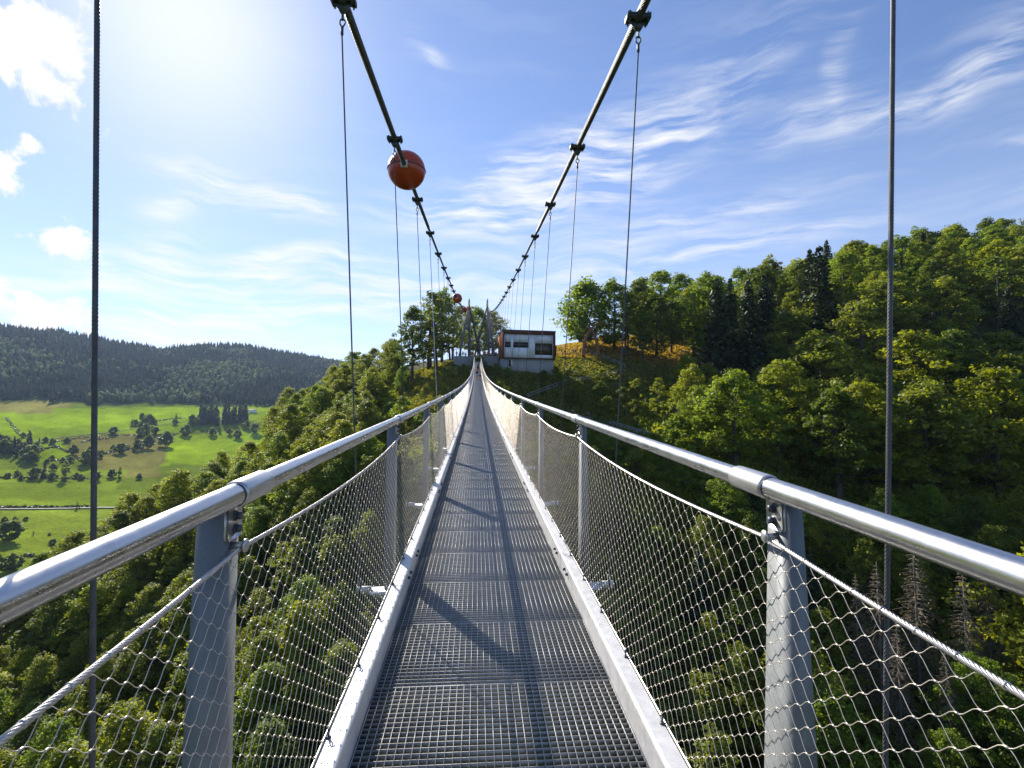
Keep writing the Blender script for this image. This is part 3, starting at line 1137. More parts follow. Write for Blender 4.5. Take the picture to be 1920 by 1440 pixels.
# road and field lanes
def strip(name, pts, width, m, lift=.25, **kw):
    P = []
    for (a, b) in zip(pts[:-1], pts[1:]):
        for t in np.linspace(0, 1, 16)[:-1]:
            P.append(far_at(a[0] + (b[0] - a[0]) * t, a[1] + (b[1] - a[1]) * t)[0])
    P.append(far_at(*pts[-1])[0])
    P = np.array(P)
    ker = np.array([1, 2, 3, 2, 1]) / 9.0
    Q = P.copy()
    for i in range(3):
        Q[2:-2, i] = np.convolve(P[:, i], ker, 'valid')
    t = np.gradient(Q, axis=0); t[:, 2] = 0; t /= np.linalg.norm(t, axis=1)[:, None]
    nrm = np.stack([-t[:, 1], t[:, 0], 0 * t[:, 0]], 1)
    V = np.concatenate([Q + nrm * width / 2 + [0, 0, lift], Q - nrm * width / 2 + [0, 0, lift]])
    n = len(Q)
    return link(name, new_mesh(name, V, np.array([(i, i + 1, n + i + 1, n + i) for i in range(n - 1)])), m, **kw)


MT['asphalt'] = plain("pale_road", (.30, .29, .27), .9, 0, .1, .4)
MT['lane'] = plain("dirt_lane", (.20, .17, .11), .95, 0, .2, .3)
strip("road", [(-200, 960), (0, 955.5), (90, 955), (175, 953), (260, 952)], 5.0, MT['asphalt'], .6, kind="structure")
strip("path", [(60, 829), (120, 820), (180, 814), (240, 806), (300, 797), (345, 791)], 3.0, MT['lane'], .5, kind="structure")
# ------------------------------------------------------------------ vegetation
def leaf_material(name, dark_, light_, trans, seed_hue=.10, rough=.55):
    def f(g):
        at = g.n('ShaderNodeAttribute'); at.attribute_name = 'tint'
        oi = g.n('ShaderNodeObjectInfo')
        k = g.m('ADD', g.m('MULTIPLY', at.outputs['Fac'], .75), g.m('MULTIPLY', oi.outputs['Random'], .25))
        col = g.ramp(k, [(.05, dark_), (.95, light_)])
        hs = g.n('ShaderNodeHueSaturation')
        g.put(hs.inputs['Hue'], g.rng(oi.outputs['Random'], 0, 1, .5 - seed_hue * .08, .5 + seed_hue * .12))
        g.put(hs.inputs['Value'], g.rng(oi.outputs['Random'], 0, 1, 1.18, .82))
        g.put(hs.inputs['Color'], col)
        p = bsdf(g, hs.outputs[0], rough, 0, .35)
        tr = g.n('ShaderNodeBsdfTranslucent')
        tc = g.mix(1.0, hs.outputs[0], (1.9, 1.75, .62, 1), 'MULTIPLY')
        g.put(tr.inputs[0], tc)
        mx = g.n('ShaderNodeMixShader')
        mx.inputs[0].default_value = trans
        g.nt.links.new(p, mx.inputs[1]); g.nt.links.new(tr.outputs[0], mx.inputs[2])
        return mx.outputs[0]
    return mat(name, f)


MT['leaf_a'] = leaf_material("beech_leaves", (.052, .090, .012), (.30, .335, .042), .48)
MT['leaf_b'] = leaf_material("maple_leaves", (.050, .100, .012), (.26, .345, .036), .50)
MT['leaf_c'] = leaf_material("yellowish_leaves", (.090, .120, .010), (.33, .37, .026), .50)
MT['leaf_d'] = leaf_material("dark_leaves", (.036, .066, .012), (.18, .24, .030), .44)
MT['needle'] = leaf_material("spruce_needles", (.014, .030, .012), (.050, .078, .022), .14)
MT['dead'] = leaf_material("dead_twigs", (.13, .080, .052), (.30, .19, .12), .2)
MT['grass'] = leaf_material("slope_grass", (.090, .120, .016), (.26, .24, .045), .45)
MT['hay'] = leaf_material("dry_grass", (.20, .15, .03), (.42, .29, .07), .45)
MT['bark'] = plain("bark", (.085, .070, .055), .9, 0, .35, 3.0, .5)
MT['palebark'] = plain("pale_bark", (.17, .15, .12), .9, 0, .3, 3.0, .5)


def leaves(centres, normals, size, rg, aspect=1.5, jit=.35):
    """rhombic, slightly folded leaf sprays"""
    n = len(centres)
    nr = normals + rg.normal(0, .65, (n, 3))
    nr /= np.linalg.norm(nr, axis=1)[:, None] + 1e-9
    a = np.cross(nr, rg.normal(0, 1, (n, 3))); a /= np.linalg.norm(a, axis=1)[:, None] + 1e-9
    b = np.cross(nr, a)
    s = size * (1 + jit * rg.normal(0, 1, n).clip(-1.6, 2.2))[:, None]
    fold = rg.uniform(-.25, .25, n)[:, None] * s
    V = np.stack([centres - a * s * aspect * .5, centres - b * s * .5 + nr * fold, centres + a * s * aspect * .5, centres + b * s * .5 + nr * fold * .5], 1)
    Q = np.arange(4 * n).reshape(n, 4)
    return V.reshape(-1, 3), Q


def broadleaf(seed, H, R, n_cl, per, size, crown_lo=.30, shape=1.0, flat=1.0, airy=0.0, tr=None, multi=1, cf=1.0):
    rg = np.random.default_rng(seed)
    c0 = H * crown_lo
    # clump centres inside an egg-shaped hull, more of them towards the hull
    C = []
    while len(C) < n_cl:
        t = rg.uniform(0, 1)
        prof = (math.sin(math.pi * (t ** (.75 * shape)) * .94 + .12)) ** .75
        ang = rg.uniform(0, 2 * math.pi)
        rad = R * prof * math.sqrt(rg.uniform(.12, 1.0)) * (1 + .22 * math.sin(3 * ang + seed) * math.sin(5 * t + seed))
        C.append((rad * math.cos(ang), rad * math.sin(ang), c0 + (H - c0) * t * .97))
    C = np.array(C)
    C[:, :2] *= np.where(rg.uniform(size=len(C)) < .16, 1.25, 1.0)[:, None]
    C[:, 2] += np.where(rg.uniform(size=len(C)) < .12, H * .05, 0.0)
    cr = R * rg.uniform(.18, .40, n_cl) * (1 - .35 * airy) * cf
    n = n_cl * per
    k = np.repeat(np.arange(n_cl), per)
    d = rg.normal(0, 1, (n, 3)); d /= np.linalg.norm(d, axis=1)[:, None]
    rad = rg.uniform(.35, 1.0, n) ** .6
    P = C[k] + d * (cr[k] * rad)[:, None] * np.array([1, 1, .62 * flat])
    P[:, 2] += -.12 * cr[k] * (np.linalg.norm(d[:, :2], axis=1) ** 2)
    nor = d * .6 + np.array([0, 0, .8])
    V, Q = leaves(P, nor, size, rg)
    tint = np.clip(rg.normal(.5, .2, n_cl)[k] * .55 + rg.normal(.5, .28, n) * .45, 0, 1)
    crown = new_mesh("crown", V, Q, False, {'tint': ('POINT', np.repeat(tint, 4))})
    mb = MB()
    tr = tr or H * .021
    stems = []
    for m_ in range(multi):
        a0 = rg.uniform(0, 6.28)
        off = np.array([math.cos(a0), math.sin(a0), 0]) * (0 if multi == 1 else R * .22)
        zs = np.linspace(-1.5, H * .82, 8)
        wob = rg.normal(0, H * .008, (8, 2)).cumsum(0) * .7
        path = np.stack([wob[:, 0] + off[0] * (zs / H + .3), wob[:, 1] + off[1] * (zs / H + .3), zs], 1)
        mb.tube(path, tr * np.linspace(1.15, .22, 8) / (1 + .25 * (multi - 1)), 6)
        stems.append(path)
    for i in range(min(n_cl, 26)):
        st = stems[i % multi]
        z = C[i, 2] - np.hypot(C[i, 0], C[i, 1]) * rg.uniform(.5, .9)
        z = max(z, H * crown_lo * .65)
        b0 = np.array([np.interp(z, st[:, 2], st[:, 0]), np.interp(z, st[:, 2], st[:, 1]), z])
        mid = b0 * .5 + C[i] * .5 + np.array([0, 0, -.06 * H * rg.uniform(.2, 1)])
        mb.tube(np.array([b0, mid, C[i]]), np.array([.34, .22, .08]) * tr, 4)
    return crown, mb.mesh("trunk", True)


def spruce(seed, H, R, whorls, per, size, lo=.08, dead=False):
    rg = np.random.default_rng(seed)
    mb = MB()
    mb.tube(np.stack([rg.normal(0, .05, 7).cumsum() * .5, rg.normal(0, .05, 7).cumsum() * .5, np.linspace(-1.5, H, 7)], 1), np.linspace(H * .013, .03, 7), 6)
    Cs, Ns, T = [], [], []
    for w in range(whorls):
        t = lo + (1 - lo) * (w + rg.uniform(-.2, .2)) / whorls
        L = R * (1 - t) ** .72 * rg.uniform(.75, 1.12)
        z = H * t
        nb = rg.integers(5, 8)
        a0 = rg.uniform(0, 6.28)
        for b in range(nb):
            a = a0 + b * 2 * math.pi / nb + rg.uniform(-.25, .25)
            l = L * rg.uniform(.7, 1.15)
            dr = np.array([math.cos(a), math.sin(a), 0])
            droop = .28 + .25 * (1 - t)
            tip = dr * l + np.array([0, 0, z - droop * l + .10 * l])
            if dead:
                mid = dr * l * .5 + np.array([0, 0, z - .05 * l])
                mb.tube(np.array([[0, 0, z], mid, tip]), np.array([.035, .022, .008]) * H / 14, 3)
                if rg.uniform() < .55:
                    for q_ in range(3):
                        u = rg.uniform(.3, .9); p0 = np.array([0, 0, z]) * (1 - u) + tip * u
                        mb.tube(np.array([p0, p0 + rg.normal(0, .28, 3) * l * .5 + [0, 0, -.1]]), np.array([.012, .004]) * H / 14, 3)
            m_ = max(3, int(per * l / R))
            u = rg.uniform(.08, 1, m_) ** .8
            side = rg.normal(0, .16, m_) * l * (1.1 - u * .6)
            pr = np.array([-math.sin(a), math.cos(a), 0])
            P = dr[None] * (u * l)[:, None] + pr[None] * side[:, None]
            P[:, 2] = z - droop * l * u ** 1.5 + .10 * l * u ** 3 - np.abs(side) * .25 - rg.uniform(0, .10 * l, m_)
            Cs.append(P); Ns.append(np.tile(dr * .35 + np.array([0, 0, .9]), (m_, 1)))
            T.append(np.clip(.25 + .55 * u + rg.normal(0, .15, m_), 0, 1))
    P = np.concatenate(Cs); N = np.concatenate(Ns); T = np.concatenate(T)
    V, Q = leaves(P, N, size, rg, 2.0)
    return new_mesh("crown", V, Q, False, {'tint': ('POINT', np.repeat(T, 4))}), mb.mesh("trunk", True)


VAR = {}


def variants(kind, items):
    VAR[kind] = items


variants('beech', [broadleaf(100 + i, 18, 6.0, 170, 62, .29, .12, cf=.72, shape=[1, .8, 1.25, .9][i]) for i in range(4)])
variants('tall', [broadleaf(120 + i, 22, 5.2, 160, 56, .30, .22, 1.0, 1.0, .2, cf=.8) for i in range(3)])
variants('airy', [broadleaf(140 + i, 19, 4.8, 74, 36, .33, .20, .9, .8, .6, multi=2) for i in range(3)])
variants('round', [broadleaf(160 + i, 16, 6.3, 150, 60, .40, .15, 1.1) for i in range(2)])
variants('bush', [broadleaf(180 + i, 4.4, 2.7, 34, 60, .24, .05, .8, 1.0, .2, .08, 3) for i in range(4)])
variants('fine', [broadleaf(200 + i, 15, 5.0, 190, 70, .215, .08, .9, cf=.7) for i in range(3)])
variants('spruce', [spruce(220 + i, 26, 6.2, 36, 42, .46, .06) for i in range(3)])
variants('dead', [spruce(240 + i, 15, 2.9, 34, 15, .075, .12, True) for i in range(3)])
variants('farbroad', [broadleaf(260 + i, 12, 5.4, 46, 44, .95, .12, 1.1, 1.0, 0, .3) for i in range(3)])
variants('farspruce', [spruce(280 + i, 20, 3.6, 15, 12, 1.0, .04) for i in range(2)])
variants('farpoplar', [broadleaf(300, 20, 4.0, 46, 22, 1.0, .06, .9)])

CROWNMESH = {}


def crown_with(me, m):
    k = (me.name, m.name)
    if k not in CROWNMESH:
        c = me.copy()
        c.materials.clear(); c.materials.append(m)
        CROWNMESH[k] = c
    return CROWNMESH[k]


for k_, its in VAR.items():
    for cr_, tr_ in its:
        tr_.materials.append(MT['palebark'] if k_ in ('dead',) else MT['bark'])

PLANTS = []        # (root object, kind word, colour word, zone)
TINTW = {'leaf_a': 'olive', 'leaf_b': 'bright green', 'leaf_c': 'yellow-green', 'leaf_d': 'dark green', 'needle': 'dark', 'dead': 'brown'}
KINDW = {'beech': ('broadleaf tree', 'tree'), 'tall': ('tall broadleaf tree', 'tree'), 'airy': ('open-crowned tree', 'tree'), 'round': ('dense round tree', 'tree'),
         'bush': ('leafy shrub', 'shrub'), 'fine': ('fine-leaved tree', 'tree'), 'spruce': ('spruce', 'tree'), 'dead': ('dead bare spruce', 'tree'),
         'farbroad': ('small round tree', 'tree'), 'farspruce': ('conifer', 'tree'), 'farpoplar': ('slender tree', 'tree')}
NAMEW = {'beech': 'broadleaf_tree', 'tall': 'tall_tree', 'airy': 'open_tree', 'round': 'round_tree', 'bush': 'shrub', 'fine': 'broadleaf_tree', 'spruce': 'spruce_tree', 'dead': 'dead_spruce',
         'farbroad': 'meadow_tree', 'farspruce': 'conifer_tree', 'farpoplar': 'slender_tree'}


def plant(kind, x, y, z, scale, mname, zone, rz=None, squash=None, lean=0.0, label=None, vi=None):
    vs = VAR[kind]
    i = int(rng.integers(len(vs))) if vi is None else vi
    cr_, tr_ = vs[i]
    o = empty(NAMEW[kind], (x, y, z), rng.uniform(0, 6.28) if rz is None else rz)
    sq = squash or rng.uniform(.9, 1.12)
    o.scale = (scale, scale, scale * sq)
    o.rotation_euler[0] = lean
    link("crown", crown_with(cr_, MT[mname]), None, o)
    t = link("trunk", tr_, None, o)
    o['category'] = KINDW[kind][1]
    if label:
        o['label'] = label
    H = {'beech': 18, 'tall': 22, 'airy': 19, 'round': 16, 'bush': 4.4, 'fine': 15, 'spruce': 26, 'dead': 15, 'farbroad': 12, 'farspruce': 20, 'farpoplar': 20}[kind] * scale * sq
    px, py, dd = project((x, y, z + H * .6))
    PLANTS.append((o, kind, mname, zone, px, py, dd, label))
    return o


def plant_px(kind, px, depth, H, mname, zone, **kw):
    x, y = ground_xy(px, depth)
    base = {'beech': 18, 'tall': 22, 'airy': 19, 'round': 16, 'bush': 4.4, 'fine': 15, 'spruce': 26, 'dead': 15}[kind]
    return plant(kind, x, y, float(zat(x, y)) - .1, H / base, mname, zone, squash=kw.pop('squash', 1.0), **kw)


# ---- trees placed one by one
# behind and beside the left mast
for (px, dp, H, k, m) in [(772, 140, 21, 'tall', 'leaf_d'), (806, 146, 22.5, 'airy', 'leaf_d'), (828, 150, 22, 'tall', 'leaf_b'), (845, 156, 20, 'airy', 'leaf_d'), (818, 142, 20, 'airy', 'leaf_a'), (862, 170, 18, 'tall', 'leaf_b'), (895, 180, 17, 'beech', 'leaf_b'),
                          (922, 178, 15, 'beech', 'leaf_a'), (937, 172, 11, 'airy', 'leaf_c'), (880, 165, 17, 'airy', 'leaf_a'), (668, 168, 12, 'airy', 'leaf_d')]:
    plant_px(k, px, dp, H, m, 'mast')
# beside the rusty arch
for (px, dp, H, k, m) in [(1098, 160, 21.0, 'round', 'leaf_b'), (1152, 156, 21.5, 'beech', 'leaf_b'), (1180, 150, 20, 'airy', 'leaf_a'), (1232, 152, 19, 'beech', 'leaf_d'), (1262, 158, 17, 'tall', 'leaf_d'), (1205, 148, 15, 'airy', 'leaf_b'), (1290, 170, 17, 'airy', 'leaf_d')]:
    plant_px(k, px, dp, H, m, 'arch')
# the tall spruces
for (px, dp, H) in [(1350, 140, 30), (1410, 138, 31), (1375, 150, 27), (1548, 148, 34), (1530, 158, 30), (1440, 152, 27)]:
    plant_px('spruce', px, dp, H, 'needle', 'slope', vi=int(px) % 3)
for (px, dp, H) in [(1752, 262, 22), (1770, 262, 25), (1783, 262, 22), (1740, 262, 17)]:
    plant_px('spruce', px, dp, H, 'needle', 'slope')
# bright shrub-like trees below the spruces
for (px, dp, H, k, m) in [(1300, 118, 13, 'beech', 'leaf_c'), (1345, 116, 12, 'beech', 'leaf_c'), (1270, 112, 10, 'airy', 'leaf_c'), (1235, 120, 9, 'airy', 'leaf_c'), (1310, 106, 12, 'beech', 'leaf_b'), (1390, 108, 13, 'airy', 'leaf_a'),
                          (1290, 130, 12, 'beech', 'leaf_c'), (1560, 112, 17, 'beech', 'leaf_a'), (1620, 108, 17, 'beech', 'leaf_a'), (1520, 104, 15, 'beech', 'leaf_c'), (1460, 100, 12, 'airy', 'leaf_a')]:
    plant_px(k, px, dp, H, m, 'slope')
# dead spruces low on the right and a bright tree beside them
for (px, dp, H) in [(1628, 66, 19), (1700, 68, 21), (1785, 65, 19), (1660, 62, 15), (1830, 68, 18), (1590, 68, 16), (1745, 60, 13)]:
    plant_px('dead', px, dp, H, 'dead', 'low')
for (px, dp, H, m) in [(1800, 60, 12, 'leaf_b'), (1850, 58, 11, 'leaf_b'), (1740, 56, 8, 'leaf_b'), (1480, 60, 15, 'leaf_a'), (1530, 56, 13, 'leaf_b'), (1380, 62, 12, 'leaf_a'), (1960, 62, 22, 'leaf_c'), (1560, 62, 9, 'leaf_d'), (1450, 66, 9, 'leaf_d')]:
    plant_px('fine', px, dp, H, m, 'low')

for (px, dp, H, m) in [(1330, 128, 11, 'leaf_a'), (1385, 124, 10, 'leaf_b'), (1430, 126, 12, 'leaf_a'), (1465, 134, 15, 'leaf_d')]:
    plant_px('beech', px, dp, H, m, 'slope')
for (px, dp, H, m) in [(930, 126, 2.6, 'leaf_a'), (952, 124, 2.4, 'leaf_b'), (990, 124, 2.2, 'leaf_a'), (1020, 124.5, 2.6, 'leaf_d'), (1048, 125, 2.6, 'leaf_a'), (868, 129, 2.4, 'leaf_b'), (850, 128, 3.2, 'leaf_a'), (1068, 128, 2.8, 'leaf_c')]:
    plant_px('bush', px, dp, H, m, 'mound')
# ---- scattered woods
taken = [(p[0].location.x, p[0].location.y, 3.0) for p in PLANTS]


def clear(x, y, r):
    for (a, b, c) in taken:
        if (a - x) ** 2 + (b - y) ** 2 < (r + c) ** 2 * .25:
            return False
    taken.append((x, y, r))
    return True


WIDE = {'slope': 1.22, 'left': 1.15}


def scatter(n, px_rng, dp_rng, kinds, Hr, zone, gap=5.0, cond=None, tries=40):
    done = 0
    for _ in range(n * tries):
        if done >= n:
            break
        px = rng.uniform(*px_rng); u = rng.uniform()
        dp = math.sqrt(dp_rng[0] ** 2 + (dp_rng[1] ** 2 - dp_rng[0] ** 2) * u)
        if cond and not cond(px, dp):
            continue
        x, y = ground_xy(px, dp)
        if not clear(x, y, gap):
            continue
        z = float(zat(x, y))
        k, m = kinds[int(rng.integers(len(kinds)))]
        H = rng.uniform(*Hr) * (1.2 if k == 'spruce' else 1)
        base = {'beech': 18, 'tall': 22, 'airy': 19, 'round': 16, 'bush': 4.4, 'fine': 15, 'spruce': 26, 'dead': 15}[k]
        w = WIDE.get(zone, 1.0) if k != 'spruce' else 1.0
        plant(k, x, y, z - .3, H / base * w, m, zone, squash=rng.uniform(.9, 1.1) / w)
        done += 1
    return done


B, Ta, A_, Fi, Sp, Bu = 'beech', 'tall', 'airy', 'fine', 'spruce', 'bush'
# right slope forest
right_ok = lambda px, dp: dp > np.interp(px, [1180, 1260, 1340, 1480, 1700, 2100], [140, 118, 100, 92, 84, 80])
n1 = scatter(128, (1200, 2150), (84, 232), [(B, 'leaf_a'), (B, 'leaf_b'), (B, 'leaf_d'), (Ta, 'leaf_a'), (Ta, 'leaf_b'), (Ta, 'leaf_d'), (A_, 'leaf_d'), (B, 'leaf_a'), (Sp, 'needle'), (B, 'leaf_c')], (17, 25), 'slope', 9.5,
             lambda px, dp: right_ok(px, dp) and dp > 60 + .02 * px and not (px < 1290 and dp < 150) and not (1290 < px < 1480 and 112 < dp < 160))
# lower right: ravine wood
n2 = scatter(60, (1300, 2080), (46, 88), [(Fi, 'leaf_d'), (Fi, 'leaf_a'), (A_, 'leaf_a'), (Fi, 'leaf_a'), (Sp, 'needle'), (Fi, 'leaf_b')], (8, 13), 'low', 5.4, lambda px, dp: not (1540 < px < 1920 and dp < 76))
# left slope forest
left_hi = lambda px: np.interp(px, [-100, 0, 200, 450, 600, 720], [108, 108, 113, 122, 130, 138])
n3 = scatter(298, (-120, 700), (47, 140), [(Fi, 'leaf_a'), (Fi, 'leaf_a'), (Fi, 'leaf_d'), (A_, 'leaf_a'), (Fi, 'leaf_c'), (Fi, 'leaf_b'), (B, 'leaf_c')], (8.5, 12.5), 'left', 4.9, lambda px, dp: dp < left_hi(px))
n3b = scatter(26, (500, 745), (134, 172), [(Fi, 'leaf_a'), (Fi, 'leaf_b'), (B, 'leaf_a'), (Fi, 'leaf_c')], (8, 12), 'left', 4.6)
# shrubs on the mound and under the bridge
n4 = scatter(90, (600, 1180), (52, 128), [(Bu, 'leaf_a'), (Bu, 'leaf_b'), (Bu, 'leaf_d'), (Bu, 'leaf_c')], (2.6, 5.2), 'mound', 4.6, lambda px, dp: not (770 < px < 880 and dp > 108) and not (960 < px < 1180 and 105 < dp))
n5 = scatter(64, (1000, 1420), (50, 104), [(Bu, 'leaf_a'), (Bu, 'leaf_b'), (Bu, 'leaf_c'), (Fi, 'leaf_a')], (3.0, 6.5), 'low', 4.4)
n6 = scatter(14, (690, 800), (112, 134), [(Fi, 'leaf_a'), (Bu, 'leaf_b'), (Fi, 'leaf_b')], (5, 8), 'mound', 4.5, lambda px, dp: px < 765)
n7 = scatter(12, (1040, 1200), (112, 134), [(Bu, 'leaf_a'), (Bu, 'leaf_d')], (2.2, 3.6), 'mound', 5)
print("scattered", n1, n2, n3, n4, n5, n6, n7)

# ---- trees on the valley meadows
FT = [(212, 815, 15, 'b'), (226, 850, 20, 'b'), (280, 802, 24, 'b'), (267, 790, 15, 'b'), (247, 799, 13, 'p'), (330, 789, 13, 'p'), (270, 820, 24, 'b'), (276, 842, 26, 'b'), (291, 814, 14, 'b'), (310, 838, 28, 'b'),
      (258, 845, 20, 'b'), (362, 800, 22, 'b'), (376, 793, 17, 'b'), (390, 790, 14, 'b'), (348, 817, 20, 'b'), (398, 817, 15, 'b'), (430, 815, 12, 'b'), (43, 821, 10, 'b'), (82, 896, 32, 's'), (66, 898, 22, 'b'),
      (100, 882, 13, 'b'), (98, 900, 15, 'b'), (121, 902, 38, 'p'), (14, 897, 11, 'b'), (137, 853, 19, 'b'), (165, 872, 28, 'b'), (172, 848, 14, 'b'), (143, 897, 11, 'b'), (151, 901, 8, 'b'), (180, 902, 18, 'b'),
      (209, 896, 17, 'b'), (224, 898, 22, 'p'), (261, 899, 12, 'b'), (144, 955, 14, 'p'), (8, 979, 11, 'b'), (16, 1016, 40, 'b'), (28, 977, 9, 'b'), (48, 976, 8, 'b'), (98, 1022, 12, 'b'), (130, 1014, 14, 'b'),
      (62, 1004, 9, 'p'), (24, 1068, 30, 'b'), (-8, 1075, 34, 'b'), (92, 1004, 6, 'b'), (58, 858, 9, 'b'), (462, 803, 14, 'b'), (478, 812, 18, 'b'), (445, 822, 16, 'b'), (497, 800, 10, 'b')]
for (px, py, hp, k) in FT:
    p, r = far_at(px, py)
    _, _, dd = project(p)
    H = hp * dd / F_PX
    kind = {'b': 'farbroad', 's': 'farspruce', 'p': 'farpoplar'}[k]
    base = {'b': 12, 's': 20, 'p': 20}[k]
    plant(kind, p[0], p[1], p[2] - .4, H / base, 'needle' if k == 's' else 'leaf_d', 'meadow', squash=1.0)
for i in range(34):
    hx = [(0, 60, 897), (60, 175, 898), (205, 262, 846), (176, 205, 856), (240, 330, 816), (85, 150, 864), (62, 130, 830), (250, 345, 795)][i % 8]
    px = rng.uniform(hx[0], hx[1]); py = hx[2] + rng.uniform(-4, 5)
    p, r = far_at(px, py); _, _, dd = project(p)
    plant('farbroad', p[0], p[1], p[2] - .4, rng.uniform(5, 12) * dd / F_PX / 12, 'leaf_d', 'meadow', squash=1.0)
# a dark copse on the left and the spruce stand under the hill
for i in range(20):
    px = rng.uniform(-6, 72); py = 846 + rng.uniform(-8, 20) + (px > 55) * 6
    p, r = far_at(px, py); _, _, dd = project(p)
    k = 'farspruce' if rng.uniform() < .5 else 'farbroad'
    plant(k, p[0], p[1], p[2] - .4, rng.uniform(24, 36) * dd / F_PX / (20 if k == 'farspruce' else 12) * (1 if k == 'farspruce' else .8), 'needle' if k == 'farspruce' else 'leaf_d', 'copse', squash=1.0)
for i in range(46):
    px = rng.uniform(372, 462); py = rng.uniform(784, 800) + (px - 415) * .02
    p, r = far_at(px, py); _, _, dd = project(p)
    plant('farspruce', p[0], p[1], p[2] - .4, rng.uniform(26, 36) * dd / F_PX / 20, 'needle', 'stand', squash=1.0)
# hedges and stone-wall rows between the fields
HG = [[(150, 830), (185, 824), (205, 822)], [(60, 833), (110, 828), (150, 822), (205, 815)], [(330, 815), (300, 816), (240, 817), (206, 816)], [(205, 850), (190, 853), (176, 857)], [(85, 866), (120, 862), (150, 860)],
      [(0, 897), (60, 896), (120, 898), (175, 898)], [(180, 853), (206, 849), (240, 843), (262, 838)], [(92, 832), (112, 842), (130, 850)], [(72, 843), (92, 841), (110, 838)], [(10, 783), (24, 798), (36, 815)], [(290, 790), (320, 786), (345, 784)],
      [(42, 1043), (90, 1042), (140, 1041)], [(0, 952), (60, 951.5), (120, 951), (170, 950)]]
MT['hedge'] = leaf_material("hedge_leaves", (.016, .026, .010), (.060, .070, .025), .2)
HGW = ["low dark hedge line under the lone round tree", "long low hedge beside the dirt lane across the meadow", "thin hedge line crossing behind the brown field", "short scrubby hedge left of the foreground hanger rope", "short hedge right of the dark copse",
       "hedge line running under the meadow trees at the left edge", "hedge line under the round tree on the brown field", "broken scrub row slanting down the green field", "short hedge above the small green field", "faint fence-line of scrub at the top left meadow",
       "thin hedge near the top of the bright meadow", "thin hedge line low in the valley meadow", "hedge along the upper side of the pale road"]
for pts, lab in zip(HG, HGW):
    P = []
    for (a, b) in zip(pts[:-1], pts[1:]):
        for t in np.linspace(0, 1, 60)[:-1]:
            p, r = far_at(a[0] + (b[0] - a[0]) * t, a[1] + (b[1] - a[1]) * t)
            P.append(p)
    P = np.array(P)
    P = P[rng.uniform(size=len(P)) < .8]
    P = np.repeat(P, 3, 0) + rng.normal(0, 1, (len(P) * 3, 3)) * [1.2, 1.2, .4] + [0, 0, .5]
    V_, Q_ = leaves(P, np.tile([0, 0, 1.0], (len(P), 1)), 1.3, rng)
    link("hedge", new_mesh("hedge", V_, Q_, False, {'tint': ('POINT', np.repeat(rng.uniform(0, 1, len(P)), 4))}), MT['hedge'], None, label=lab, category="hedge", group="hedges between the valley meadows")

